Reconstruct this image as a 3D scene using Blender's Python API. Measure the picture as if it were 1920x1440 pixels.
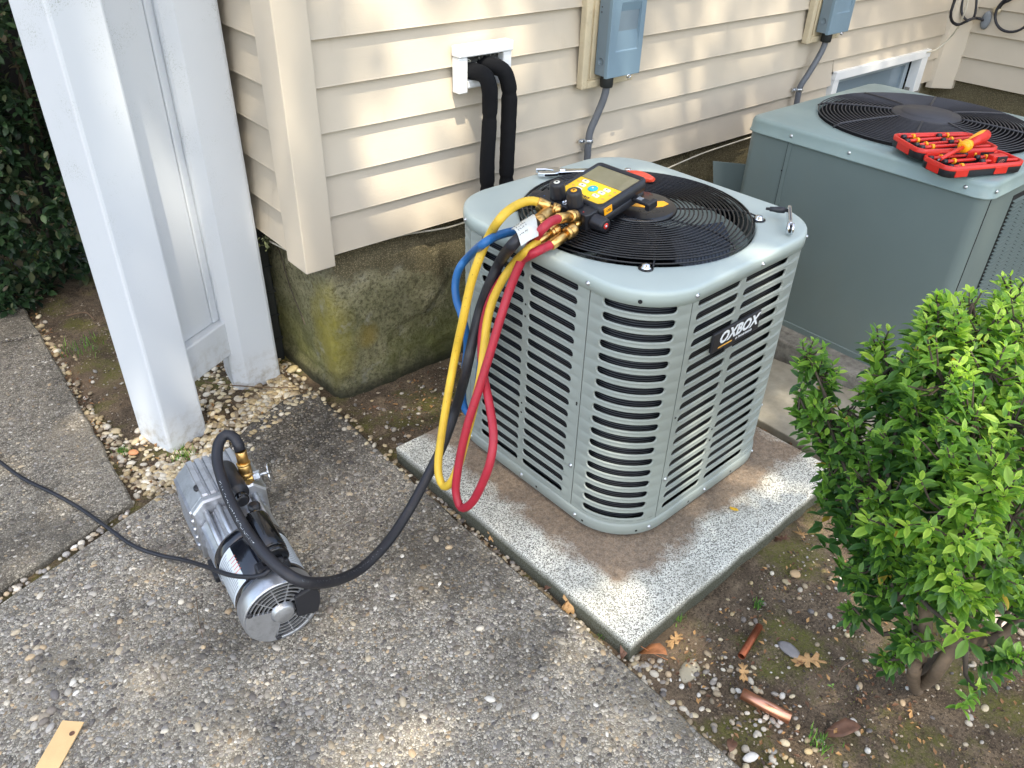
import bpy, math, random
import numpy as np
from mathutils import Vector, Matrix, noise
for o in list(bpy.data.objects): bpy.data.objects.remove(o)
scene = bpy.context.scene
COL = scene.collection
PI = math.pi
rad = math.radians
# ---------------------------------------------------------------- camera
cam_d = bpy.data.cameras.new('camera')
cam = bpy.data.objects.new('camera', cam_d); COL.objects.link(cam)
cam_d.sensor_width = 36.0; cam_d.lens = 27.75
cam_d.clip_start = 0.05; cam_d.clip_end = 200
RX, UP, FW = Vector((0.76546, -0.64295, 0.02616)), Vector((0.3481, 0.44793, 0.82352)), Vector((0.5412, 0.62127, -0.56668))
m = Matrix((RX, UP, -FW)).transposed().to_4x4(); m.translation = (0, 0, 1.5)
cam.matrix_world = m
scene.camera = cam
# ---------------------------------------------------------------- world, sun, exposure
SUN_DIR = Vector((0.45, 0.88, -2.2)).normalized()     # the way the light travels
world = bpy.data.worlds.new('World'); scene.world = world; world.use_nodes = True
wn = world.node_tree.nodes; wl = world.node_tree.links
sky = wn.new('ShaderNodeTexSky'); sky.sky_type = 'NISHITA'; sky.sun_disc = False
sky.sun_elevation = math.asin(-SUN_DIR.z); sky.sun_rotation = math.atan2(-SUN_DIR.x, -SUN_DIR.y)
sky.air_density = 1.0; sky.dust_density = 2.5; sky.ozone_density = 0.7
wl.new(sky.outputs[0], wn['Background'].inputs[0]); wn['Background'].inputs[1].default_value = 0.15
sd = bpy.data.lights.new('sun', 'SUN'); sd.energy = 1.85; sd.angle = rad(0.55); sd.color = (1, 0.96, 0.89)
sun = bpy.data.objects.new('sun', sd); COL.objects.link(sun)
sun.rotation_euler = SUN_DIR.to_track_quat('-Z', 'Y').to_euler(); sun.location = (-2, -3, 9)
scene.view_settings.view_transform = 'Standard'; scene.view_settings.look = 'None'
scene.view_settings.exposure = 2.14; scene.view_settings.gamma = 1.0; scene.view_settings.use_curve_mapping = False
scene.view_settings.use_white_balance = True; scene.view_settings.white_balance_temperature = 7500; scene.view_settings.white_balance_tint = 8
scene.render.engine = 'CYCLES'
scene.cycles.use_denoising = True; scene.cycles.max_bounces = 6; scene.cycles.diffuse_bounces = 3
scene.cycles.glossy_bounces = 3; scene.cycles.transmission_bounces = 3; scene.cycles.transparent_max_bounces = 4
scene.cycles.sample_clamp_indirect = 6.0
# ---------------------------------------------------------------- materials
def rgb(r, g, b):                       # sRGB 0..255 to linear
    f = lambda c: ((c / 255 + 0.055) / 1.055) ** 2.4 if c > 10 else c / 255 / 12.92
    return (f(r), f(g), f(b), 1)
class NT:
    def __init__(s, name):
        s.m = bpy.data.materials.new(name); s.m.use_nodes = True; s.n = s.m.node_tree.nodes; s.l = s.m.node_tree.links
        s.b = s.n['Principled BSDF']; s.co = s.n.new('ShaderNodeTexCoord')
    def noise(s, scale, detail=4, rough=0.55, sc=(1, 1, 1), dist=0, coord='Object'):
        mp = s.n.new('ShaderNodeMapping'); mp.inputs['Scale'].default_value = sc; s.l.new(s.co.outputs[coord], mp.inputs[0])
        t = s.n.new('ShaderNodeTexNoise'); t.inputs['Scale'].default_value = scale; t.inputs['Detail'].default_value = detail
        t.inputs['Roughness'].default_value = rough; t.inputs['Distortion'].default_value = dist
        s.l.new(mp.outputs[0], t.inputs['Vector']); return t.outputs['Fac']
    def vor(s, scale, feat='F1', out='Distance', rnd=1.0):
        t = s.n.new('ShaderNodeTexVoronoi'); t.feature = feat; t.inputs['Scale'].default_value = scale; t.inputs['Randomness'].default_value = rnd
        s.l.new(s.co.outputs['Object'], t.inputs['Vector']); return t.outputs[out]
    def ramp(s, fac, stops):
        r = s.n.new('ShaderNodeValToRGB'); e = r.color_ramp.elements
        e[0].position, e[0].color = stops[0]; e[1].position, e[1].color = stops[-1]
        for p, c in stops[1:-1]:
            k = e.new(p); k.color = c
        s.l.new(fac, r.inputs[0]); return r.outputs[0]
    def mix(s, fac, a, b, mode='MIX'):
        x = s.n.new('ShaderNodeMix'); x.data_type = 'RGBA'; x.blend_type = mode
        for i, v in ((0, fac), (6, a), (7, b)):
            if isinstance(v, (int, float)): x.inputs[i].default_value = v
            elif isinstance(v, tuple): x.inputs[i].default_value = v
            else: s.l.new(v, x.inputs[i])
        return x.outputs[2]
    def math(s, op, a, b=0.0, c=0.0):
        x = s.n.new('ShaderNodeMath'); x.operation = op
        for i, v in enumerate((a, b, c)):
            if isinstance(v, (int, float)): x.inputs[i].default_value = v
            else: s.l.new(v, x.inputs[i])
        return x.outputs[0]
    def xyz(s, coord='Object'):
        x = s.n.new('ShaderNodeSeparateXYZ'); s.l.new(s.co.outputs[coord], x.inputs[0]); return x.outputs
    def attr(s, name='col'):
        a = s.n.new('ShaderNodeAttribute'); a.attribute_name = name; return a.outputs['Color']
    def set(s, key, v):
        if isinstance(v, (int, float, tuple)): s.b.inputs[key].default_value = v
        else: s.l.new(v, s.b.inputs[key])
    def bump(s, h, strength=0.3, dist=0.002):
        b = s.n.new('ShaderNodeBump'); b.inputs['Strength'].default_value = strength; b.inputs['Distance'].default_value = dist
        s.l.new(h, b.inputs['Height'])
        if s.b.inputs['Normal'].is_linked: s.l.new(s.b.inputs['Normal'].links[0].from_socket, b.inputs['Normal'])
        s.l.new(b.outputs[0], s.b.inputs['Normal'])
W1, K0 = (1, 1, 1, 1), (0, 0, 0, 1)
def simple(name, col, rough=0.5, metal=0.0, var=0.12, vs=12, bump=0.0, bs=200, spec=0.5, coat=0.0, dirt=None, dsc=9, dlo=.5, dhi=.75):
    t = NT(name)
    n = t.noise(vs, 5, 0.6)
    dk = tuple(c * (1 - var) for c in col[:3]) + (1,); lt = tuple(min(1, c * (1 + var)) for c in col[:3]) + (1,)
    c = t.ramp(n, [(0.3, dk), (0.7, lt)])
    if dirt is not None:
        c = t.mix(t.ramp(t.noise(dsc, 8, 0.7), [(dlo, K0), (dhi, (0.8, 0.8, 0.8, 1))]), c, dirt)
    t.set('Base Color', c); t.set('Metallic', metal); t.set('Specular IOR Level', spec); t.set('Coat Weight', coat)
    rr = t.n.new('ShaderNodeMapRange'); rr.inputs[3].default_value = max(0.02, rough - 0.08); rr.inputs[4].default_value = min(1, rough + 0.1)
    t.l.new(t.noise(vs * 2.3, 4), rr.inputs[0]); t.l.new(rr.outputs[0], t.b.inputs['Roughness'])
    if bump: t.bump(t.noise(bs, 3), bump, 0.001)
    if name in ('teal_paint', 'teal_top', 'sage_paint'): t.bump(t.noise(2.5, 2), .25, .02)
    return t.m
M = {}
M['black_plastic'] = simple('black_plastic', rgb(34, 35, 40), 0.42, bump=0.15, bs=500)
M['black_rubber'] = simple('black_rubber', rgb(30, 31, 38), 0.5, bump=0.2, bs=300, dirt=rgb(78, 76, 76), dlo=.55, dhi=.9)
M['black_foam'] = simple('black_foam', rgb(16, 17, 20), 0.85, bump=0.5, bs=260, spec=0.2)
M['black_gloss'] = simple('black_gloss', rgb(12, 13, 18), 0.16, coat=0.3)
M['wire_black'] = simple('wire_black', rgb(20, 21, 25), 0.28)
M['wire_old'] = simple('wire_old', rgb(50, 50, 55), 0.5)
M['cavity_black'] = simple('cavity_black', rgb(16, 17, 20), 0.7)
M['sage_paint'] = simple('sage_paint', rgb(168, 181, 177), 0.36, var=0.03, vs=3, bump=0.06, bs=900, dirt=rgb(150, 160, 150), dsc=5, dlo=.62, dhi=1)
M['sage_body_shaded'] = simple('sage_body_shaded', rgb(143, 151, 146), 0.38, var=0.03, vs=3, bump=0.06, bs=900)  # lid paint darkened to carry the shade on the cabinet sides
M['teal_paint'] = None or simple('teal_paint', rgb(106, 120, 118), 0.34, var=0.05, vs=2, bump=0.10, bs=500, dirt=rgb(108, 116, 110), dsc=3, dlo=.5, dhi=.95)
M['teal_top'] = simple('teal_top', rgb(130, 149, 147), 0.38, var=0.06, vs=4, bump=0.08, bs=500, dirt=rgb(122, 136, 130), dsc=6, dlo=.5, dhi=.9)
M['screw_metal'] = simple('screw_metal', rgb(200, 205, 210), 0.28, metal=0.9, var=0.1)
M['chrome'] = simple('chrome', rgb(215, 218, 222), 0.16, metal=1.0, var=0.05)
M['steel_dark'] = simple('steel_dark', rgb(120, 122, 128), 0.35, metal=0.85)
M['brass'] = simple('brass', rgb(222, 178, 108), 0.30, metal=1.0, var=0.15, vs=60)
M['brass_knurl'] = (lambda t: (t.set('Base Color', t.ramp(t.noise(80), [(.3, rgb(190, 145, 85)), (.7, rgb(228, 186, 120))])), t.set('Metallic', 1.0), t.set('Roughness', 0.36), t.m)[-1])(NT('brass_knurl'))
M['copper'] = simple('copper', rgb(236, 168, 138), 0.34, metal=1.0, var=0.04, vs=20)
M['copper_old'] = simple('copper_old', rgb(150, 84, 58), 0.45, metal=0.8, var=0.15, vs=30)
M['cast_alu'] = simple('cast_alu', rgb(186, 189, 194), 0.36, metal=0.8, var=0.1, vs=25, bump=0.35, bs=350, dirt=rgb(110, 110, 112), dsc=30, dlo=.5, dhi=.85)
M['alu_dark'] = simple('alu_dark', rgb(104, 106, 112), 0.5, metal=0.35, var=0.15)
M['yellow_hose'] = simple('yellow_hose', rgb(222, 182, 62), 0.5, var=0.08, vs=20, dirt=rgb(170, 130, 60), dsc=30, dlo=.55, dhi=1.1)
M['red_hose'] = simple('red_hose', rgb(170, 36, 54), 0.48, var=0.1, vs=20)
M['blue_hose'] = simple('blue_hose', rgb(24, 96, 156), 0.42, var=0.1, vs=20)
M['yellow_plastic'] = simple('yellow_plastic', rgb(244, 196, 50), 0.4, var=0.03)
M['orange_yellow'] = simple('orange_yellow', rgb(252, 172, 36), 0.35, var=0.04)
M['red_plastic'] = simple('red_plastic', rgb(206, 42, 34), 0.35, var=0.06)
M['orange_red'] = simple('orange_red', rgb(240, 84, 58), 0.35, var=0.05)
M['white_key'] = simple('white_key', rgb(222, 220, 206), 0.4, var=0.02)
M['cyan_key'] = simple('cyan_key', rgb(20, 168, 190), 0.4, var=0.02)
M['lcd'] = simple('lcd', rgb(134, 128, 100), 0.14, var=0.12, vs=14, coat=0.6)
M['print_dark'] = simple('print_dark', rgb(44, 44, 48), 0.6)
M['print_grey'] = simple('print_grey', rgb(120, 126, 132), 0.6)
M['print_white'] = simple('print_white', rgb(226, 232, 236), 0.5, var=0.02)
M['print_red'] = simple('print_red', rgb(205, 120, 105), 0.6)
M['print_gold'] = simple('print_gold', rgb(232, 176, 84), 0.5, var=0.02)
M['label_paper'] = simple('label_paper', rgb(206, 208, 200), 0.55, var=0.1, vs=35, dirt=rgb(178, 176, 150), dsc=20)
M['label_silver'] = simple('label_silver', rgb(206, 214, 220), 0.3, metal=0.1, var=0.04)
M['blue_black'] = simple('blue_black', rgb(22, 24, 32), 0.16, coat=0.5)
M['disc_grey'] = simple('disc_grey', rgb(112, 136, 150), 0.42, var=0.05, vs=8)
M['disc_side'] = simple('disc_side', rgb(108, 124, 134), 0.45, var=0.05, vs=8)
M['conduit_grey'] = simple('conduit_grey', rgb(96, 100, 106), 0.5, var=0.1)
M['mount_cream'] = simple('mount_cream', rgb(192, 178, 150), 0.5, var=0.06, vs=20, dirt=rgb(140, 122, 98), dsc=25, dlo=.55, dhi=.9)
M['white_trim'] = simple('white_trim', rgb(224, 226, 226), 0.35, var=0.03, dirt=rgb(170, 170, 160), dsc=12, dlo=.6, dhi=1)
M['window_glass'] = simple('window_glass', rgb(120, 138, 150), 0.2, var=0.1, vs=3, coat=0.5)  # pale grey-blue base stands in for sky reflected in the pane
M['window_sash'] = simple('window_sash', rgb(150, 164, 172), 0.4, var=0.1)
M['lint'] = simple('lint', rgb(70, 70, 68), 0.9, var=0.5, vs=40)
M['lint_pale'] = simple('lint_pale', rgb(190, 188, 176), 0.9, var=0.3, vs=80)
M['cable_white'] = simple('cable_white', rgb(198, 192, 176), 0.5, var=0.1)
M['cardboard'] = simple('cardboard', rgb(222, 184, 132), 0.8, var=0.05, vs=30, bump=0.2, bs=400)
M['bark'] = simple('bark', rgb(98, 82, 66), 0.85, var=0.35, vs=40, bump=0.8, bs=150)
M['bark_dark'] = simple('bark_dark', rgb(70, 60, 50), 0.9, var=0.35, vs=40, bump=0.6, bs=150)
M['dry_leaf'] = simple('dry_leaf', rgb(182, 142, 94), 0.65, var=0.2, vs=60, dirt=rgb(130, 88, 50), dsc=50)
M['dry_leaf_dark'] = simple('dry_leaf_dark', rgb(104, 72, 54), 0.6, var=0.3, vs=60)
M['dry_leaf_orange'] = simple('dry_leaf_orange', rgb(190, 122, 76), 0.6, var=0.2, vs=60)
M['yellow_leaf'] = simple('yellow_leaf', rgb(222, 176, 50), 0.6, var=0.2, vs=60)
M['twig'] = simple('twig', rgb(104, 84, 66), 0.9, var=0.25, vs=60)
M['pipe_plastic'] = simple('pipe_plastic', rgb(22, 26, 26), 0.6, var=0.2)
# vinyl siding: fine drawn wood grain along the board
def siding_mat(name, axis):
    t = NT(name)
    sc = (1.2, 1, 60) if axis == 'x' else (1, 1.2, 60)
    g = t.noise(6, 6, 0.6, sc, 0.4)
    n = t.noise(1.6, 5, 0.6); st = t.noise(5, 6, 0.7, (3, 3, .5))
    c = t.ramp(n, [(.3, rgb(184, 173, 156)), (.7, rgb(196, 185, 168))])
    c = t.mix(t.ramp(st, [(.60, K0), (.85, (.35, .35, .35, 1))]), c, rgb(150, 132, 106))
    t.set('Base Color', c); t.set('Roughness', 0.5); t.set('Specular IOR Level', 0.35)
    t.bump(g, 0.35, 0.0012); return t.m
M['siding_x'] = siding_mat('vinyl_siding_along', 'x'); M['siding_y'] = siding_mat('vinyl_siding_across', 'y')
M['trim_vinyl'] = simple('trim_vinyl', rgb(192, 181, 164), 0.45, var=0.03, vs=4, bump=0.1, bs=300)
# white PVC with green mildew specks and scuffs
t = NT('white_pvc')
mil = t.noise(260, 3, 0.8); msk = t.noise(7, 5, 0.6)
z = t.xyz()[2]
hi = t.math('MULTIPLY', t.ramp(msk, [(.48, K0), (.66, W1)]), t.ramp(t.math('MULTIPLY', z, 0.9), [(.35, K0), (.85, W1)]))
sp = t.math('MULTIPLY', t.math('MULTIPLY', t.ramp(mil, [(.54, K0), (.64, W1)]), hi), .7)
c = t.mix(sp, rgb(204, 209, 214), rgb(118, 128, 108))
scf = t.noise(26, 6, 0.75, (1, 1, 5), 1.2)
c = t.mix(t.ramp(scf, [(.70, K0), (.75, (.5, .5, .5, 1))]), c, rgb(150, 148, 146))
lo = t.math('MULTIPLY', t.ramp(t.noise(30, 6, .7), [(.45, K0), (.7, W1)]), t.ramp(z, [(0.0, (.8, .8, .8, 1)), (.12, K0)]))
c = t.mix(lo, c, rgb(150, 142, 126))
t.set('Base Color', c); t.set('Roughness', 0.34); t.set('Specular IOR Level', 0.5); M['white_pvc'] = t.m
# stained foundation render
t = NT('foundation')
X, Y, Z = t.xyz(); X = t.math('ADD', X, .893); Y = t.math('ADD', Y, 1.93)
base = t.ramp(t.noise(7, 10, 0.72), [(.28, rgb(96, 92, 68)), (.45, rgb(138, 134, 104)), (.58, rgb(164, 158, 126)), (.75, rgb(198, 194, 172))])
base = t.mix(t.ramp(t.noise(80, 8, .82), [(.42, (.75, .75, .75, 1)), (.52, K0)]), base, rgb(66, 62, 46))
moss = t.ramp(t.noise(3.2, 6, 0.6), [(.40, K0), (.60, W1)])
zlow = t.ramp(t.math('MULTIPLY', Z, 2.0), [(.12, W1), (.75, K0)])
c = t.mix(t.math('MULTIPLY', moss, t.math('MULTIPLY', zlow, 0.8)), base, rgb(100, 104, 52))
dx = t.math('SUBTRACT', X, 0.95); dy = t.math('SUBTRACT', Y, 1.99); dz = t.math('MULTIPLY', t.math('SUBTRACT', Z, 0.20), 0.45)
d2 = t.math('ADD', t.math('ADD', t.math('MULTIPLY', dx, dx), t.math('MULTIPLY', dy, dy)), t.math('MULTIPLY', dz, dz))
d2 = t.math('ADD', d2, t.math('MULTIPLY', t.math('SUBTRACT', t.noise(12, 9, .75), .5), 0.022))
c = t.mix(t.ramp(t.math('MULTIPLY', d2, 100), [(0.0, (.75, .75, .75, 1)), (1.1, K0)]), c, rgb(150, 140, 62))
dx = t.math('SUBTRACT', X, 1.07)
dz = t.math('SUBTRACT', Z, 0.18)
d3 = t.math('ADD', t.math('ADD', t.math('MULTIPLY', dx, dx), t.math('MULTIPLY', dz, dz)), t.math('MULTIPLY', t.math('SUBTRACT', t.noise(14, 5), .5), 0.004))
c = t.mix(t.ramp(t.math('MULTIPLY', d3, 300), [(0.1, (.55, .55, .55, 1)), (.8, K0)]), c, rgb(146, 126, 58))
c = t.mix(t.ramp(t.noise(11, 7, .65), [(.60, K0), (.72, (.7, .7, .7, 1))]), c, rgb(168, 166, 154))
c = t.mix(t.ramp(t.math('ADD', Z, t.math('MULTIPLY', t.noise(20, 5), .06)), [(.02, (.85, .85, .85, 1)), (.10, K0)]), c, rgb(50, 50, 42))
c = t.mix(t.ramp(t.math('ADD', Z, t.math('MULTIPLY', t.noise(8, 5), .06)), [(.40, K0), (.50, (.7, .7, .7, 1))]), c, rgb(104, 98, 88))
gr_ = t.ramp(t.math('ADD', t.math('ADD', t.math('MULTIPLY', X, .55), t.math('MULTIPLY', Z, 1.3)), t.math('MULTIPLY', t.noise(6, 8, .7), .55)), [(1.36, K0), (1.39, (.85, .85, .85, 1))]) if 0 else t.ramp(t.math('SUBTRACT', t.math('ADD', t.math('ADD', t.math('MULTIPLY', X, .55), t.math('MULTIPLY', Z, 1.3)), t.math('MULTIPLY', t.noise(5, 9, .72), .95)), 1.06), [(.50, K0), (.53, (.8, .8, .8, 1))])
c = t.mix(gr_, c, t.ramp(t.vor(220), [(.1, rgb(176, 160, 128)), (.45, rgb(92, 84, 62))]))
t.set('Base Color', c); t.set('Roughness', 0.9); t.set('Specular IOR Level', .25)
t.bump(t.noise(160, 5, .7), 1.0, .006); t.bump(t.noise(45, 6, .75), .8, .008); M['foundation'] = t.m
# exposed-aggregate matrix
def agg(name, dark, light, warm):
    t = NT(name)
    vc = t.vor(165, 'F1', 'Color'); sv = t.n.new('ShaderNodeSeparateColor'); t.l.new(vc, sv.inputs[0])
    b = t.ramp(sv.outputs[0], [(0, dark), (.5, tuple((a + c) / 2 for a, c in zip(dark, light))), (1, light)])
    ve = t.vor(165, 'DISTANCE_TO_EDGE'); b = t.mix(t.ramp(ve, [(.02, (.85, .85, .85, 1)), (.16, K0)]), b, tuple(x * .32 for x in dark[:3]) + (1,))
    b = t.mix(t.ramp(t.noise(22, 6, .7), [(.45, K0), (.65, (.55, .55, .55, 1))]), b, tuple((a * .55 + c * .45) for a, c in zip(dark, light)))
    st = t.ramp(t.noise(3.0, 8, .62), [(.36, (.75, .75, .75, 1)), (.50, K0)])
    c = t.mix(st, b, tuple(x * .5 for x in dark[:3]) + (1,))
    c = t.mix(t.ramp(t.noise(1.3, 5, .6), [(.5, K0), (.7, (.6, .6, .6, 1))]), c, warm)
    t.set('Base Color', c); t.set('Roughness', 0.92); t.set('Specular IOR Level', .2)
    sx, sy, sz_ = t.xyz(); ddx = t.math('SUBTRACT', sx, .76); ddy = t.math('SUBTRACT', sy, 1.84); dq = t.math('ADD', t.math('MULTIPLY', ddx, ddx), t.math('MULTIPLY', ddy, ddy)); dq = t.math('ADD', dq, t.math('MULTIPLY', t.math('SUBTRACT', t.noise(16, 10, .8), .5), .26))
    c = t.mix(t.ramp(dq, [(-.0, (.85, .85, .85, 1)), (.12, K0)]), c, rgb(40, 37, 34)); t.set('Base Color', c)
    t.bump(ve, .9, .003); t.bump(t.noise(240, 5, .7), .6, .003); return t.m
M['aggregate'] = agg('aggregate_cement', rgb(108, 102, 92), rgb(198, 191, 176), rgb(160, 150, 132))
M['aggregate_walk'] = agg('aggregate_cement_walk', rgb(98, 92, 83), rgb(180, 172, 156), rgb(148, 136, 118))
# pebbles: colour per stone, darker where grime lies over the slab
t = NT('pebble_stone')
st = t.ramp(t.noise(3.0, 8, .62), [(.34, (.55, .55, .55, 1)), (.52, W1)])
c = t.mix(1.0, t.attr(), t.ramp(t.noise(500, 3), [(.3, (.78, .78, .78, 1)), (.7, W1)]), 'MULTIPLY')
c = t.mix(1.0, c, st, 'MULTIPLY')
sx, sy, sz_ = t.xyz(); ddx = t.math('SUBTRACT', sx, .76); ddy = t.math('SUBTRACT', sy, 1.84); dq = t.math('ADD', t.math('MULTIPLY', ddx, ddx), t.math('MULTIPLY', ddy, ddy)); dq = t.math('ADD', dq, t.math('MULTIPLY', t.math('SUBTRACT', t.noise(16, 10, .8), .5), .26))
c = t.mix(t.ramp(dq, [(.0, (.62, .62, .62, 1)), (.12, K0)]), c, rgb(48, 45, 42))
t.set('Base Color', c); t.set('Roughness', 0.6); t.set('Specular IOR Level', .35); M['pebble'] = t.m
t = NT('loose_stone'); c = t.mix(1.0, t.attr(), t.ramp(t.noise(300, 3), [(.3, (.8, .8, .8, 1)), (.7, W1)]), 'MULTIPLY')
t.set('Base Color', c); t.set('Roughness', 0.55); M['stone'] = t.m
# soil with moss
t = NT('soil')
c = t.ramp(t.noise(14, 9, .7), [(.28, rgb(70, 60, 50)), (.5, rgb(108, 94, 78)), (.75, rgb(146, 128, 106))])
c = t.mix(t.ramp(t.noise(150, 6, .8), [(.40, (.8, .8, .8, 1)), (.52, K0)]), c, rgb(52, 44, 38))
c = t.mix(t.ramp(t.noise(210, 4, .8), [(.58, K0), (.66, (.75, .75, .75, 1))]), c, rgb(176, 156, 130))
c = t.mix(t.ramp(t.noise(2.2, 4, .6), [(.52, K0), (.68, (.6, .6, .6, 1))]), c, rgb(150, 128, 104))
mm = t.math('MULTIPLY', t.ramp(t.noise(5.5, 7, .65), [(.50, K0), (.60, W1)]), t.ramp(t.noise(120, 4, .8), [(.35, (.25, .25, .25, 1)), (.6, W1)]))
c = t.mix(t.math('MULTIPLY', mm, .8), c, rgb(100, 102, 46))
t.set('Base Color', c); t.set('Roughness', 0.95); t.set('Specular IOR Level', .15)
t.bump(t.noise(180, 6, .75), 1.0, .006); t.bump(t.noise(40, 5, .7), .6, .01); M['soil'] = t.m
# broom-speckled equipment pad, soiled round the unit
t = NT('pad_concrete')
X, Y, Z = t.xyz()
sp = t.ramp(t.noise(330, 2, .6), [(.42, rgb(112, 110, 102)), (.54, rgb(226, 225, 214))])
c = t.mix(t.ramp(t.noise(6, 6, .6), [(.45, K0), (.75, (.5, .5, .5, 1))]), sp, rgb(140, 138, 126))
ax = t.math('ABSOLUTE', t.math('SUBTRACT', X, 0.50)); ay = t.math('ABSOLUTE', t.math('SUBTRACT', Y, 0.53))
mxx = t.math('MAXIMUM', ax, ay); mxx = t.math('ADD', mxx, t.math('MULTIPLY', t.math('SUBTRACT', t.noise(7, 8, .6), .5), .22))
ed = t.ramp(mxx, [(.385, (.9, .9, .9, 1)), (.43, K0)])
br = t.ramp(t.noise(90, 6, .7), [(.3, rgb(92, 76, 64)), (.7, rgb(152, 130, 108))])
c = t.mix(ed, c, br)
sid = t.ramp(Z, [(.012, W1), (.035, K0)])
c = t.mix(t.math('MULTIPLY', sid, .9), c, rgb(58, 58, 42))
t.set('Base Color', c); t.set('Roughness', .9); t.set('Specular IOR Level', .25); t.bump(t.noise(330, 2, .6), .6, .002); M['pad'] = t.m
t = NT('flagstone'); c = t.ramp(t.noise(12, 7, .6), [(.3, rgb(122, 116, 102)), (.7, rgb(160, 154, 138))])
t.set('Base Color', c); t.set('Roughness', .85); t.bump(t.noise(90, 5, .7), .3, .002); M['flagstone'] = t.m
t = NT('old_concrete'); c = t.ramp(t.noise(30, 8, .7), [(.3, rgb(90, 86, 80)), (.7, rgb(150, 147, 138))])
t.set('Base Color', c); t.set('Roughness', .9); t.bump(t.noise(160, 5, .7), .6, .003); M['old_concrete'] = t.m
# condenser coil: dark fins
t = NT('coil_fins')
w = t.n.new('ShaderNodeTexWave'); w.wave_type = 'BANDS'; w.bands_direction = 'Z'; w.inputs['Scale'].default_value = 55; t.l.new(t.co.outputs['Object'], w.inputs[0])
c = t.ramp(w.outputs['Fac'], [(.6, rgb(24, 26, 32)), (.93, rgb(52, 56, 62)), (1, rgb(120, 124, 130))])
t.set('Base Color', c); t.set('Roughness', .45); t.set('Metallic', .3); M['coil'] = t.m
# leaves: colour per leaf, soft light through them
def leafmat(name, rough=.38, trans=.35):
    t = NT(name); c = t.attr()
    t.set('Base Color', c); t.set('Roughness', rough); t.set('Specular IOR Level', .45)
    tr = t.n.new('ShaderNodeBsdfTranslucent'); t.l.new(t.mix(1.0, c, (1.2, 1.35, .6, 1), 'MULTIPLY'), tr.inputs[0])
    ms = t.n.new('ShaderNodeMixShader'); ms.inputs[0].default_value = trans
    t.l.new(t.b.outputs[0], ms.inputs[1]); t.l.new(tr.outputs[0], ms.inputs[2]); t.l.new(ms.outputs[0], t.n['Material Output'].inputs[0]); return t.m
M['leaf'] = leafmat('privet_leaf', .42, .45); M['leaf_dark'] = leafmat('hedge_leaf', .5, .2); M['grass'] = leafmat('grass_blade', .6, .3)
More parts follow.
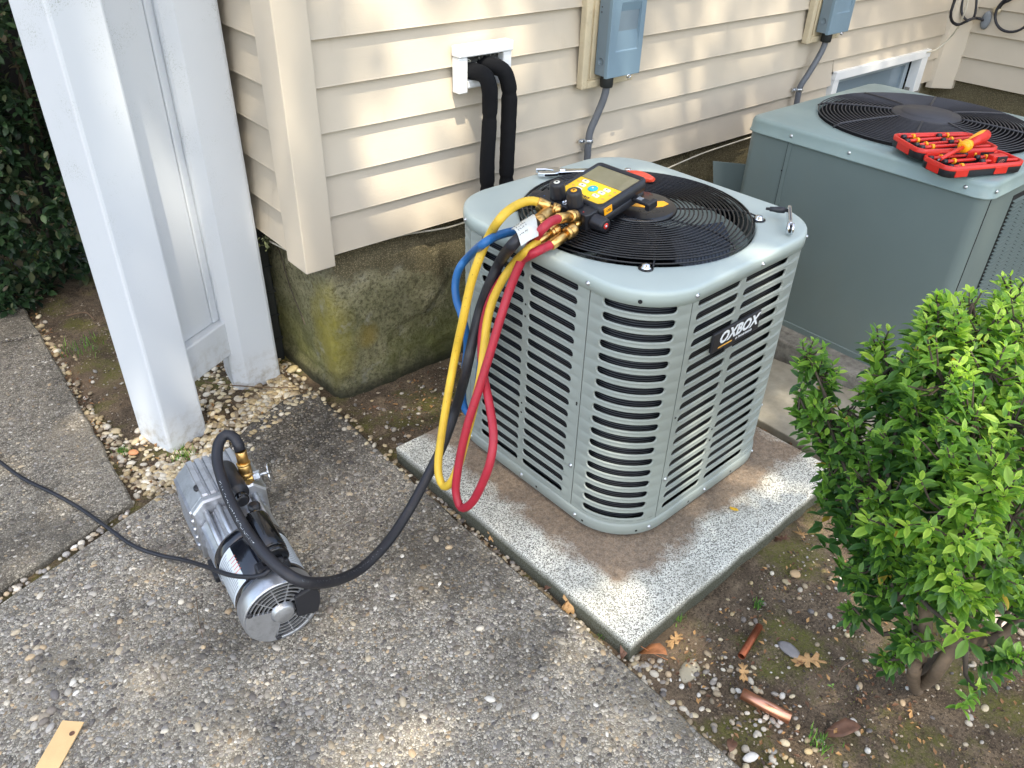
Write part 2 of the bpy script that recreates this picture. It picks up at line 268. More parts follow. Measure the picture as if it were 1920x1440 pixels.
# ---------------------------------------------------------------- mesh helpers
V = Vector
def frame(z):
    z = V(z).normalized(); a = V((0, 0, 1)) if abs(z.z) < .9 else V((1, 0, 0))
    x = a.cross(z).normalized(); return x, z.cross(x), z
class MB:
    def __init__(s): s.v = []; s.f = []; s.mi = []; s.sm = []
    def add(s, vs, fs, mi=0, sm=False, T=None):
        o = len(s.v)
        s.v += [tuple(T @ V(p)) if T is not None else tuple(p) for p in vs]
        s.f += [tuple(i + o for i in f) for f in fs]; s.mi += [mi] * len(fs); s.sm += [sm] * len(fs); return s
    def box(s, lo, hi, mi=0, T=None):
        (a, b, c), (d, e, g) = lo, hi
        vs = [(a, b, c), (d, b, c), (d, e, c), (a, e, c), (a, b, g), (d, b, g), (d, e, g), (a, e, g)]
        return s.add(vs, [(0, 3, 2, 1), (4, 5, 6, 7), (0, 1, 5, 4), (1, 2, 6, 5), (2, 3, 7, 6), (3, 0, 4, 7)], mi, False, T)
    def prism(s, pts, z0, z1, mi=0, T=None, sm=False):
        n = len(pts); vs = [(p[0], p[1], z0) for p in pts] + [(p[0], p[1], z1) for p in pts]
        s.add(vs, [tuple(range(n - 1, -1, -1)), tuple(range(n, 2 * n))] , mi, False, T)
        o = len(s.v) - 2 * n
        for i in range(n):
            s.f.append((o + i, o + (i + 1) % n, o + n + (i + 1) % n, o + n + i)); s.mi.append(mi); s.sm.append(sm)
        return s
    def loops(s, L, mi=0, sm=True, closed=True, cap0=False, cap1=False, T=None):
        n = len(L[0]); vs = [p for l in L for p in l]; fs = []
        for j in range(len(L) - 1):
            for i in range(n if closed else n - 1):
                k = (i + 1) % n; fs.append((j * n + i, j * n + k, (j + 1) * n + k, (j + 1) * n + i))
        o = len(s.v); s.add(vs, fs, mi, sm, T)
        if cap0: s.f.append(tuple(o + i for i in range(n - 1, -1, -1))); s.mi.append(mi); s.sm.append(False)
        if cap1: s.f.append(tuple(o + (len(L) - 1) * n + i for i in range(n))); s.mi.append(mi); s.sm.append(False)
        return s
    def lathe(s, prof, o=(0, 0, 0), ax=(0, 0, 1), n=24, mi=0, cap=True, sm=True, T=None):   # prof: (radius, height)
        x, y, z = frame(ax); o = V(o)
        L = [[tuple(o + z * h + (x * math.cos(2 * PI * i / n) + y * math.sin(2 * PI * i / n)) * r) for i in range(n)] for r, h in prof]
        return s.loops(L, mi, sm, True, cap, cap, T)
    def cyl(s, a, b, r, n=16, mi=0, r2=None, T=None):
        a = V(a); b = V(b); h = (b - a).length; r2 = r if r2 is None else r2; e = min(r, r2, h) * .12
        return s.lathe([(r - e, 0), (r, e), (r2, h - e), (r2 - e, h)], a, b - a, n, mi, True, True, T)
    def tube(s, pts, r, n=8, mi=0, closed=False, T=None):
        P = [V(p) for p in pts]; k = len(P); L = []
        x = None
        for i in range(k):
            if closed: d = P[(i + 1) % k] - P[i - 1]
            else: d = P[min(i + 1, k - 1)] - P[max(i - 1, 0)]
            d.normalize()
            if x is None: x = frame(d)[0]
            x = (x - d * x.dot(d)).normalized(); y = d.cross(x); rr = r[i] if isinstance(r, (list, tuple)) else r
            L.append([tuple(P[i] + (x * math.cos(2 * PI * j / n) + y * math.sin(2 * PI * j / n)) * rr) for j in range(n)])
        if closed: L.append(L[0])
        return s.loops(L, mi, True, True, not closed, not closed, T)
    def obj(s, name, mats, parent=None, T=None, local=False, bevel=0, auto=None):
        me = bpy.data.meshes.new(name)
        vs = s.v
        if parent is not None and not local:
            inv = PM[parent.name].inverted(); vs = [tuple(inv @ V(p)) for p in vs]
        me.from_pydata(vs, [], s.f)
        if not isinstance(mats, (list, tuple)): mats = [mats]
        for k in mats: me.materials.append(M[k] if isinstance(k, str) else k)
        me.polygons.foreach_set('material_index', s.mi); me.polygons.foreach_set('use_smooth', s.sm)
        me.update()
        o = bpy.data.objects.new(name, me); COL.objects.link(o)
        if parent is not None: o.parent = parent
        if bevel:
            b = o.modifiers.new('bevel', 'BEVEL'); b.width = bevel; b.segments = 2; b.limit_method = 'ANGLE'; b.angle_limit = rad(40)
            b.harden_normals = False
        PM[o.name] = PM[parent.name].copy() if parent is not None else Matrix()
        return o
PM = {}
def tag(o, label, cat, group=None):
    o['label'] = label; o['category'] = cat
    if group: o['group'] = group
    return o
def thing(name, label, cat, loc=(0, 0, 0), rz=0, group=None, mat=None):
    o = bpy.data.objects.new(name, None); COL.objects.link(o); o.empty_display_size = .05
    mm = mat if mat is not None else Matrix.Translation(V(loc)) @ Matrix.Rotation(rz, 4, 'Z')
    o.matrix_world = mm; PM[o.name] = mm.copy(); return tag(o, label, cat, group)
def struct(name, mb, mats, parent=None):
    o = mb.obj(name, mats, parent); o['kind'] = 'structure'; return o
def spline(pts, step=.01):
    P = [V(p) for p in pts]; P = [P[0] * 2 - P[1]] + P + [P[-1] * 2 - P[-2]]; out = []
    for i in range(1, len(P) - 2):
        a, b, c, d = P[i - 1:i + 3]; n = max(2, int((c - b).length / step))
        for k in range(n):
            t = k / n
            out.append(.5 * ((2 * b) + (c - a) * t + (2 * a - 5 * b + 4 * c - d) * t * t + (3 * b - a - 3 * c + d) * t ** 3))
    out.append(P[-2]); return out
def copy_thing(root, mw, label):
    c = root.copy(); COL.objects.link(c); c.matrix_world = mw; c['label'] = label; PM[c.name] = mw.copy()
    for ch in root.children:
        d = ch.copy(); COL.objects.link(d); d.parent = c
        for g in ch.children:
            e = g.copy(); COL.objects.link(e); e.parent = d
    return c
def share(o, parent, mw=None, name=None):      # one more piece on shared mesh data
    c = bpy.data.objects.new(name or o.name.split('.')[0], o.data); COL.objects.link(c); c.parent = parent
    for md in o.modifiers:
        k = c.modifiers.new(md.name, md.type)
        if md.type == 'BEVEL': k.width = md.width; k.segments = md.segments; k.limit_method = 'ANGLE'; k.angle_limit = md.angle_limit
    if mw is not None: c.matrix_local = mw
    return c
def text(s, size, parent, mat, T, name='lettering', shear=0, bold=0, ext=.0004, align='CENTER', sx=1.0):
    cu = bpy.data.curves.new('t', 'FONT'); cu.body = s; cu.size = size; cu.shear = shear; cu.offset = bold; cu.extrude = ext
    cu.align_x = align; cu.align_y = 'CENTER'; cu.resolution_u = 3
    to = bpy.data.objects.new('t', cu); COL.objects.link(to)
    dg = bpy.context.evaluated_depsgraph_get(); me = bpy.data.meshes.new_from_object(to.evaluated_get(dg))
    bpy.data.objects.remove(to); me.name = name; me.materials.clear(); me.materials.append(M[mat])
    if sx != 1.0:
        for v in me.vertices: v.co.x *= sx
    o = bpy.data.objects.new(name, me); COL.objects.link(o); o.parent = parent; o.matrix_local = T; return o
def scatter_obj(name, tv, tf, pos, rot, scl, cols, mat, parent=None, smooth=True, kind='stuff', zcut=None):
    # many copies of a template joined into one mesh; tv (k,3), tf list of tuples, rot (n,3,3), scl (n,3)
    n, k = len(pos), len(tv)
    vv = np.einsum('nij,nkj->nki', rot, tv[None] * scl[:, None, :]) + pos[:, None, :]
    vv = vv.reshape(-1, 3).astype(np.float32)
    if parent is not None:
        iv = np.array(PM[parent.name].inverted()); vv = vv @ iv[:3, :3].T.astype(np.float32) + iv[:3, 3].astype(np.float32)
    sz = np.array([len(f) for f in tf]); flat = np.concatenate([np.array(f) for f in tf])
    idx = (flat[None] + (np.arange(n) * k)[:, None]).ravel().astype(np.int32); tot = np.tile(sz, n)
    me = bpy.data.meshes.new(name); me.vertices.add(n * k); me.vertices.foreach_set('co', vv.ravel())
    me.loops.add(len(idx)); me.loops.foreach_set('vertex_index', idx)
    me.polygons.add(len(tot)); st = np.concatenate([[0], np.cumsum(tot)[:-1]]).astype(np.int32)
    me.polygons.foreach_set('loop_start', st); me.polygons.foreach_set('loop_total', tot.astype(np.int32))
    me.update(calc_edges=True); me.polygons.foreach_set('use_smooth', [smooth] * len(tot))
    ca = me.color_attributes.new('col', 'FLOAT_COLOR', 'POINT')
    cc = np.ones((n, k, 4), np.float32)
    cc[:, :, :3] = cols[:, None, :3] if cols.ndim == 2 else cols
    ca.data.foreach_set('color', cc.ravel()); me.materials.append(M[mat]); me.update()
    o = bpy.data.objects.new(name, me); COL.objects.link(o)
    if parent is not None: o.parent = parent
    if kind: o['kind'] = kind
    PM[o.name] = Matrix(); return o
def rotz(a):
    c, s_ = np.cos(a), np.sin(a); z_ = np.zeros_like(a); o_ = np.ones_like(a)
    return np.stack([np.stack([c, -s_, z_], -1), np.stack([s_, c, z_], -1), np.stack([z_, z_, o_], -1)], -2)
def lin(*cs): return np.array([rgb(*c)[:3] for c in cs])
rng = np.random.default_rng(7)
random.seed(5)
# ================================================================ GROUND
def axis(lo, hi, step, outer): return [-60, -20, -8, -3] * 1 + list(np.arange(lo, hi, step)) + outer
gx = [-60, -20, -8, -3] + list(np.arange(-1.2, 3.6, .024)) + [4.2, 6, 12, 30, 60]
gy = [-60, -20, -8, -2] + list(np.arange(-.5, 4.2, .024)) + [5, 7, 12, 30, 60]
vs = []; nx, ny = len(gx), len(gy)
for y in gy:
    for x in gx:
        z = -.024 + .010 * noise.noise((x * 5, y * 5, 0)) + .006 * noise.noise((x * 19, y * 19, 3)) + .003 * noise.noise((x * 50, y * 50, 7)) if (-1.3 < x < 3.7 and -.6 < y < 4.3) else -.024
        vs.append((x, y, z))
g = MB(); g.add(vs, [(j * nx + i, j * nx + i + 1, (j + 1) * nx + i + 1, (j + 1) * nx + i) for j in range(ny - 1) for i in range(nx - 1)], 0, True)
struct('ground', g, 'soil')
def jitter_poly(P, step=.03, amp=.006, seed=0):
    out = []
    for i in range(len(P)):
        a = V(P[i] + (0,)); b = V(P[(i + 1) % len(P)] + (0,)); n = max(1, int((b - a).length / step)) if (b - a).length < 4 else 3
        for k in range(n):
            p = a.lerp(b, k / n); q = noise.noise_vector((p.x * 12 + seed, p.y * 12, seed)) * amp + noise.noise_vector((p.x * 40 + seed, p.y * 40, seed)) * amp * .5
            out.append((p.x + q.x, p.y + q.y))
    return out
MAIN = [(.925, -1.6), (.925, .2), (.930, .34), (.928, .60), (.926, .815), (.912, 1.1), (.905, 1.256), (.900, 1.66), (.90, 2.02), (.81, 2.035), (.66, 1.985), (.545, 1.905), (.45, 1.87), (.33, 1.835), (.233, 1.80), (.07, 1.745), (-.0956, 1.689), (-.6, 1.52), (-2, 1.1), (-2, -1.6)]
WALK = [(.262, 1.85), (.275, 2.2), (.29, 2.6), (.298, 2.925), (.17, 2.945), (-2, 2.98), (-2, 1.16), (-.6, 1.575), (-.11, 1.728), (.06, 1.785), (.20, 1.835)]
WALK2 = [(.300, 2.94), (.302, 3.05), (.302, 5.5), (-2, 5.5), (-2, 2.995), (.17, 2.96)]
def slab(P, name, mat, z1, z0=-.08):
    pr = jitter_poly(P); m_ = MB(); n = len(pr)
    ins = []
    for i in range(n):      # inner ring for a worn rounded edge
        a = V(pr[i - 1]); b = V(pr[i]); c = V(pr[(i + 1) % n]); d = (c - a); d = V((-d.y, d.x)).normalized(); ins.append((b.x + d.x * .006, b.y + d.y * .006))
    L = [[(x, y, z0) for x, y in pr], [(x, y, z1 - .006) for x, y in pr], [(x, y, z1) for x, y in ins]]
    m_.loops(L, 0, False, True, False, True); return struct(name, m_, mat)
slab(MAIN, 'patio_slab', 'aggregate', 0.0); slab(WALK, 'walkway_slab', 'aggregate_walk', -.002); slab(WALK2, 'walkway_slab', 'aggregate_walk', -.001)
def inpoly(x, y, P):
    c = np.zeros(len(x), bool); n = len(P)
    for i in range(n):
        x1, y1 = P[i]; x2, y2 = P[i - 1]
        k = ((y1 > y) != (y2 > y)) & (x < (x2 - x1) * (y - y1) / (y2 - y1 + 1e-12) + x1); c ^= k
    return c
def dome():
    v = [(0, 0, 1)]
    for r, z in ((.72, .68), (1, 0)):
        for i in range(6): a = i * PI / 3 + (.5 if z else 0); v.append((r * math.cos(a), r * math.sin(a), z))
    f = [(0, 1 + i, 1 + (i + 1) % 6) for i in range(6)] + [(1 + i, 7 + i, 7 + (i + 1) % 6, 1 + (i + 1) % 6) for i in range(6)]
    return np.array(v), f
DV, DF = dome()
STONES = lin((214, 204, 186), (196, 180, 154), (170, 164, 156), (148, 140, 130), (226, 220, 208), (132, 122, 112), (190, 166, 134), (116, 110, 106), (180, 172, 160), (158, 146, 128))
def tilt(n, amt, rs):
    a = rs.uniform(-amt, amt, n); c, s_ = np.cos(a), np.sin(a); o_ = np.ones(n); z_ = np.zeros(n)
    return np.stack([np.stack([o_, z_, z_], -1), np.stack([z_, c, -s_], -1), np.stack([z_, s_, c], -1)], -2)
def bed(name, P, box, sp, rmin, rmax, z, hh, mat, keep=.8, big=.03, seed=1, mask=None, wts=None):
    rs = np.random.default_rng(seed)
    x, y = np.meshgrid(np.arange(box[0], box[1], sp), np.arange(box[2], box[3], sp)); x = x.ravel(); y = y.ravel()
    x = x + rs.uniform(-.5, .5, len(x)) * sp; y = y + rs.uniform(-.5, .5, len(x)) * sp
    k = inpoly(x, y, P) & (rs.random(len(x)) < keep)
    if mask is not None: k &= mask(x, y, rs)
    x, y = x[k], y[k]; n = len(x)
    r = rmin + (rmax - rmin) * rs.random(n) ** 2.2; r = np.where(rs.random(n) < big, r * 1.7, r)
    scl = np.stack([r * rs.uniform(1, 1.45, n), r * rs.uniform(.7, 1, n), r * hh * rs.uniform(.6, 1.2, n)], -1)
    cols = STONES[rs.choice(len(STONES), n, p=wts)] * rs.uniform(.45, 1.0, (n, 1)) ** 1.1
    return scatter_obj(name, DV, DF, np.stack([x, y, np.full(n, z)], -1), rotz(rs.uniform(0, 2 * PI, n)) @ tilt(n, .2, rs), scl, cols, mat)
WT = np.array([.10, .12, .16, .16, .05, .13, .06, .08, .08, .06]); WT /= WT.sum()
def fade_left(x, y, rs): return np.ones(len(x), bool)
o = bed('slab_pebbles', [(.915, .1), (.922, .34), (.916, .815), (.898, 1.256), (.890, 1.66), (.885, 2.01), (.81, 2.02), (.66, 1.97), (.545, 1.89), (.33, 1.82), (-.09, 1.675), (-.5, 1.55), (-.5, .1)], (-.42, .96, .12, 2.03), .0080, .0028, .0058, -.001, .55, 'pebble', .97, .045, 3, wts=WT)
o = bed('walkway_pebbles', [(.25, 1.865), (.285, 2.6), (.292, 5), (-.6, 5), (-.6, 1.6), (-.1, 1.745)], (-.35, .30, 1.6, 4.6), .0105, .0025, .0058, -.003, .5, 'pebble', .8, .02, 4, wts=WT)
# loose stones, washed gravel
def ico():
    import bmesh
    b = bmesh.new(); bmesh.ops.create_icosphere(b, subdivisions=2, radius=1); v = np.array([tuple(p.co) for p in b.verts]); f = [tuple(q.index for q in x.verts) for x in b.faces]; b.free(); return v, f
IV, IF = ico()
def loose(name, pts, rmin, rmax, seed, mat='stone', pal=STONES, wts=None, zoff=.4, base=-.022):
    rs = np.random.default_rng(seed); n = len(pts); pts = np.array(pts)
    r = rmin + (rmax - rmin) * rs.random(n) ** 1.6
    scl = np.stack([r * rs.uniform(1, 1.5, n), r * rs.uniform(.75, 1.05, n), r * rs.uniform(.5, .8, n)], -1)
    z = (pts[:, 2] if pts.shape[1] > 2 else np.full(n, base)) + scl[:, 2] * zoff
    cols = pal[rs.choice(len(pal), n, p=wts)] * rs.uniform(.8, 1.1, (n, 1))
    return scatter_obj(name, IV, IF, np.stack([pts[:, 0], pts[:, 1], z], -1), rotz(rs.uniform(0, 2 * PI, n)) @ tilt(n, .5, rs), scl, cols, mat)
rs = np.random.default_rng(11)
def cloud(poly, n, seed):
    r_ = np.random.default_rng(seed); P = np.array(poly); out = []
    while len(out) < n:
        x = r_.uniform(P[:, 0].min(), P[:, 0].max(), 400); y = r_.uniform(P[:, 1].min(), P[:, 1].max(), 400); k = inpoly(x, y, poly); out += list(zip(x[k], y[k]))
    return out[:n]
def line(a, b, n, w, seed):
    r_ = np.random.default_rng(seed); t_ = r_.random(n)[:, None]; a = np.array(a); b = np.array(b); d = (b - a) / np.linalg.norm(b - a); nn = np.array([-d[1], d[0]])
    return [tuple(p) for p in a + (b - a) * t_ + nn * r_.normal(0, w, n)[:, None]]
TAN = lin((216, 200, 166), (202, 182, 144), (186, 164, 124), (224, 214, 194), (170, 152, 124), (198, 188, 170), (150, 134, 110))
strip = [(.28, 1.85), (.45, 1.885), (.545, 1.92), (.66, 2.0), (.81, 2.05), (.90, 2.035), (.93, 2.2), (.90, 2.5), (.6, 2.4), (.35, 2.15), (.30, 2.4), (.29, 2.1)]
loose('gravel', cloud(strip, 900, 1) + cloud([(.30, 1.86), (.6, 1.96), (.88, 2.06), (.86, 2.2), (.5, 2.0), (.30, 1.98)], 700, 2) + line((.27, 1.86), (.31, 3.1), 220, .018, 3), .004, .011, 21, pal=TAN)
loose('edge_gravel', line((.30, 1.82), (.55, 1.895), 70, .018, 81) + line((.55, 1.895), (.90, 2.02), 90, .022, 82) + line((.90, 2.02), (.90, 1.4), 60, .012, 83), .003, .009, 84, base=-.002, pal=TAN * .85)
loose('joint_gravel', line((.24, 1.82), (-.1, 1.71), 50, .006, 5) + line((-.1, 1.71), (-.4, 1.62), 30, .006, 6), .004, .009, 22, base=-.012)
loose('bed_gravel', line((.918, 1.45), (.936, .64), 240, .006, 7) + line((.94, .64), (.945, .30), 90, .014, 8) + line((.955, .66), (1.0, .60), 40, .012, 71) + cloud([(.95, .30), (.95, .62), (1.10, .60), (1.2, .42), (1.05, .2)], 150, 9)
      + cloud([(.96, -.05), (.99, .62), (1.85, .64), (2.0, .2), (1.6, -.2)], 330, 10) + cloud([(.97, 1.62), (.97, 1.9), (1.5, 1.9), (1.2, 1.6)], 110, 12) + cloud([(2.0, .64), (2.0, .2), (2.6, .3), (2.6, .75)], 80, 13)
      + cloud([(-.1, 3.2), (.31, 3.0), (.5, 2.4), (.36, 2.4), (.30, 3.6)], 110, 14), .002, .0085, 23, pal=np.concatenate([STONES, TAN]) * .82)
GRIT = lin((120, 104, 86), (88, 74, 62), (150, 134, 112), (66, 56, 48), (176, 164, 146))
loose('soil_grit', cloud([(.95, -.2), (.99, .62), (1.9, .64), (2.3, .62), (2.3, -.2)], 4200, 91) + cloud([(.93, 1.3), (.92, 1.93), (1.9, 1.93), (1.9, 1.55)], 1500, 92) + cloud([(.28, 1.9), (.31, 3.6), (.0, 4.0), (.55, 3.0), (.5, 2.3)], 900, 93), .0008, .0030, 94, pal=GRIT, base=-.021)
loose('patio_loose_stones', cloud([(-.35, 1.0), (-.3, 1.62), (.2, 1.7), (.9, 1.3), (.9, .4), (.3, .5)], 90, 15), .005, .010, 24, base=-.001)
r_ = np.random.default_rng(33)
cl = np.concatenate([np.random.default_rng(i).normal(c_, .022, (9, 2)) for i, c_ in enumerate([[-0.014, 1.357], [-0.1, 1.307], [-0.073, 1.5]])])
loose('patio_stone_clusters', [tuple(p) for p in cl], .006, .011, 25, base=-.001)
# single stones one can point at
def stone(label, loc, r, col, sc=(1.2, .9, .6), seed=1):
    v = [tuple((V(p) * (1 + .18 * noise.noise(V(p) * 1.3 + V((seed, 0, 0))))) ) for p in IV]
    m_ = MB(); m_.add([(p[0] * r * sc[0], p[1] * r * sc[1], p[2] * r * sc[2]) for p in v], IF, 0, True)
    nm = 'stone_colour_%d' % seed
    mm = simple(nm, col, .6, var=.15, vs=40, bump=.2, bs=150)
    o = m_.obj('stone', mm); o.location = loc; o.rotation_euler.z = seed * 1.3; return tag(o, label, 'stone')
stone('flat tan stone lying on the mossy soil near the corner of the concrete pad', (1.4712, 0.5684, -0.018), .014, rgb(176, 148, 112), (1, 1, .4), 3)
stone('large pale pinkish stone on the soil behind the trunk of the green shrub', (1.7076, 0.1684, -0.005), .026, rgb(206, 186, 168), (1.3, .8, .7), 4)
stone('pale flat stone half sunk in the moss at the lower left of the soil bed', (1.0389, 0.5567, -0.024), .024, rgb(150, 142, 122), (1.5, .9, .25), 5)
stone('thin grey slate chip beside the lobed dry oak leaf', (1.2605, 0.445, -0.018), .024, rgb(122, 118, 116), (1.2, .7, .2), 6)
stone('long white pebble on the soil at the bottom edge of the view', (0.971, 0.3438, -0.015), .012, rgb(210, 206, 198), (1.5, .8, .6), 7)
stone('smooth tan stone on the soil strip beside the walkway near the hedge', (0.3789, 3.3042, -0.015), .03, rgb(150, 132, 114), (1.3, .8, .5), 8)
stone('orange pebble beside the small weed in the gravel in front of the white post', (0.3345, 2.0711, -0.012), .013, rgb(206, 140, 96), (1.3, .9, .5), 9)
stone('pale round stone in the gravel beside the corner of the foundation', (0.9063, 2.1899, -0.012), .018, rgb(190, 172, 130), (1.3, .9, .5), 10)
# equipment pads
PADM = Matrix.Translation(V((0.9508, 0.6592, 0.0))) @ Matrix.Rotation(-0.0314 * -1, 4, 'Z')
pad = thing('concrete_pad', 'white speckled square concrete pad under the pale green air conditioner', 'concrete pad', mat=PADM)
pp = jitter_poly([(0, 0), (.905, 0), (.905, .905), (0, .905)], .03, .003, 4)
def rounded_slab(pp, z0, z1, e=.006):
    n = len(pp); cx = sum(p[0] for p in pp) / n; cy = sum(p[1] for p in pp) / n; L = []
    for k_, z_ in ((1, z0), (1, z1 - e), (1 - e * .6, z1 - e * .3), (1 - e * 2.4, z1)):
        L.append([(cx + (x - cx) * k_, cy + (y - cy) * k_, z_) for x, y in pp])
    m_ = MB(); m_.loops(L, 0, False, True, False, True); return m_
rounded_slab(pp, -.06, .038).obj('slab', 'pad', pad, local=True)
p2 = thing('concrete_pad', 'weathered grey concrete pad under the large dark green air conditioner', 'concrete pad', (2.31, .62, 0))
rounded_slab(jitter_poly([(0, 0), (1.05, 0), (1.05, 1.05), (0, 1.05)], .04, .004, 7), -.05, .062, .01).obj('slab', 'old_concrete', p2, local=True)
fs = thing('flagstone', 'flat pale paving stone in the gap between the two air conditioners', 'paving stone', (1.925, .60, -.02), .02)
rounded_slab(jitter_poly([(0, 0), (.44, -.01), (.35, .6), (.0, .7)], .04, .004, 9), -.02, .028, .006).obj('slab', 'flagstone', fs, local=True)
# ================================================================ HOUSE
house = thing('house', 'house wall clad in cream vinyl siding above a stained grey foundation', 'house', (.893, 1.93, 0))
Z0, PITCH = .497, .1163
def board(axis_, a, b, z0, z1, zfull, mat):
    # cross-section: hangs out at the bottom, tucks in at the top
    m_ = MB(); tp = (z1 - z0) / zfull
    sec = [(.001, z0), (-.0025, z0 + .0015), (-.0015, z0 + .005), (.0155 * tp, z1), (.0175, z1 + .004), (.021, z1 + .004), (.021, z0 + .002), (.016, z0)]
    L = []
    n = max(2, int(abs(b - a) / .12))
    for k in range(n + 1):
        u = a + (b - a) * k / n
        wob = .0022 * noise.noise((u * 2.1, z0 * 7, 1))
        L.append([((u, 1.9205 + d + wob, z) if axis_ == 'x' else ((.882 + d + wob, u, z) if axis_ == 's' else (4.66 + d + wob, u, z))) for d, z in sec])
    m_.loops(L, 0, False, True, True, True)
    return m_.obj('siding_board', mat, house)
for k in range(16):
    z0 = Z0 + k * PITCH; z1 = z0 + PITCH
    if k == 0: segs = [(.96, 3.545), (4.43, 4.60)]
    else: segs = [(.96, 4.60)]
    if k == 1:
        board('x', .96, 3.545, z0, z1, PITCH, 'siding_x'); board('x', 4.43, 4.6, z0, z1, PITCH, 'siding_x')
        board('x', 3.545, 4.43, .664, z1, PITCH * .6, 'siding_x')
    else:
        for a_, b_ in segs: board('x', a_, b_, z0, z1, PITCH, 'siding_x')
    board('s', 2.0, 6.0, z0, z1, PITCH, 'siding_y')
    zr = .508 + k * .1195
    board('r', 1.90, -1.5, zr, zr + .1195, .1195, 'siding_y')
# corner trim, L in plan
c = MB(); c.prism([(.872, 1.901), (.966, 1.901), (.966, 1.935), (.960, 1.935), (.960, 1.909), (.880, 1.909), (.880, 2.008), (.9, 2.008), (.9, 2.016), (.872, 2.016)], .472, 2.4)
c.obj('corner_trim', 'trim_vinyl', house, bevel=.003)
c = MB(); c.prism([(4.575, 1.935), (4.585, 1.905), (4.66, 1.83), (4.69, 1.83), (4.69, 1.935)], .462, 2.4); c.obj('inside_corner_trim', 'trim_vinyl', house, bevel=.003)
# wall core behind boards
c = MB(); c.box((.905, 1.942, .50), (3.545, 2.1, 2.36)); c.box((3.545, 1.942, .67), (4.43, 2.1, 2.36)); c.box((4.43, 1.942, .50), (4.9, 2.1, 2.36)); c.box((3.5, 2.0, .3), (4.5, 2.05, .7)); c.box((.905, 2.10, .50), (1.05, 6, 2.36)); c.box((4.682, -1.5, .51), (4.8, 1.93, 2.42)); c.obj('wall_core', 'cavity_black', house)
# foundation with relief
def fz(x, y, z, s):
    p = V((x, y, z)); d = .003 * noise.noise(p * 4) + .003 * noise.noise(p * 14) + .003 * noise.noise(p * 50)
    sp = noise.noise(V((x * 3.2 + 5, y * 3.2, z * 4.5))) + .35 * (z - .25) / .25 + .12 * noise.noise(p * 22)
    d -= .008 if sp > .16 else 0
    return d
fb = MB(); path = []
N1, N2 = 60, 130
for i in range(N1): path.append((.925 + .03 * (i / N1), 2.9 - (2.9 - 1.975) * (i / N1), (-1, 0)))
for i in range(7): t_ = i / 6 * PI / 2; path.append((.982 - .027 * math.cos(t_), 1.971 - .027 * math.sin(t_), (-math.cos(t_), -math.sin(t_))))
for i in range(1, N2 + 1): path.append((.982 + (2.62 - .982) * i / N2, 1.944, (0, -1)))
L = []
zs = [-.06] + list(np.linspace(-.02, .475, 40)) + [.485, .5]
for z_ in zs:
    row = []
    for x, y, (nx_, ny_) in path:
        d = fz(x, y, z_, 0) + (.012 if z_ < .03 else 0) - (.02 if z_ > .44 else 0) * 1.0
        if nx_ < 0 and ny_ < 0: d += .010 * noise.noise((z_ * 70, x * 60, y * 60)) - .004
        row.append((x + nx_ * d, y + ny_ * d, z_))
    L.append(row)
fb.loops(L, 0, True, False)
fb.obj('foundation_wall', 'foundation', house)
fb = MB(); fb.box((2.62, 1.95, -.05), (3.55, 2.1, .505)); fb.box((3.55, 1.952, -.05), (4.43, 2.1, .36)); fb.box((4.43, 1.95, -.05), (4.74, 2.1, .505)); fb.box((4.69, -1.5, -.05), (4.79, 1.95, .51)); fb.obj('foundation_wall', 'foundation', house)
# basement window
wf = MB(); wf.box((3.545, 1.902, .638), (4.445, 1.955, .676)); wf.box((3.545, 1.906, .38), (3.590, 1.955, .637)); wf.box((4.375, 1.906, .47), (4.440, 1.955, .637))
win = wf.obj('basement_window', 'white_trim', house, bevel=.002)
s_ = MB(); s_.box((3.592, 1.962, .60), (4.373, 1.985, .640)); s_.box((3.592, 1.962, .36), (3.62, 1.985, .6)); s_.box((4.335, 1.962, .36), (4.373, 1.985, .6)); s_.obj('sash', 'window_sash', win, bevel=.002)
s_ = MB(); s_.box((3.62, 1.975, .36), (4.335, 1.98, .6)); s_.obj('pane', 'window_glass', win)
s_ = MB(); s_.box((4.37, 1.925, .36), (4.50, 1.949, .49)); s_.obj('window_jamb_block', 'old_concrete', house)
# wall entry flange for the insulated lines
fl = thing('pipe_entry_frame', 'small white plastic frame around the wall hole where the black insulated pipes enter', 'frame', (1.50, 1.90, .95))
a_ = MB(); a_.box((1.403, 1.880, .992), (1.603, 1.918, 1.022)); a_.obj('top_rail', 'white_trim', fl, bevel=.004)
a_ = MB(); a_.box((1.405, 1.886, .893), (1.438, 1.918, .991)); a_.obj('side_rail', 'white_trim', fl, bevel=.003)
a_ = MB(); a_.box((1.570, 1.886, .893), (1.601, 1.918, .991)); a_.obj('side_rail', 'white_trim', fl, bevel=.003)
a_ = MB(); a_.box((1.439, 1.888, .903), (1.569, 1.918, .927)); a_.obj('bottom_rail', 'white_trim', fl, bevel=.005)
a_ = MB()
for i in range(60):
    x = random.uniform(1.44, 1.57); z_ = random.uniform(.925, .99); p = V((x, 1.913, z_)); pts = [p]
    for q in range(4): p = p + V((random.uniform(-.018, .018), random.uniform(-.008, .006), random.uniform(-.012, .012))); p.y = min(p.y, 1.915); p.y = max(p.y, 1.893); p.z = min(.99, max(.925, p.z)); p.x = min(1.57, max(1.44, p.x)); pts.append(p)
    a_.tube(spline(pts, .004), random.uniform(.001, .003), 5, 1 if random.random() < .25 else 0)
a_.box((1.438, 1.914, .925), (1.57, 1.919, .992), 0)
a_.obj('stuffing', ['lint', 'lint_pale'], fl)
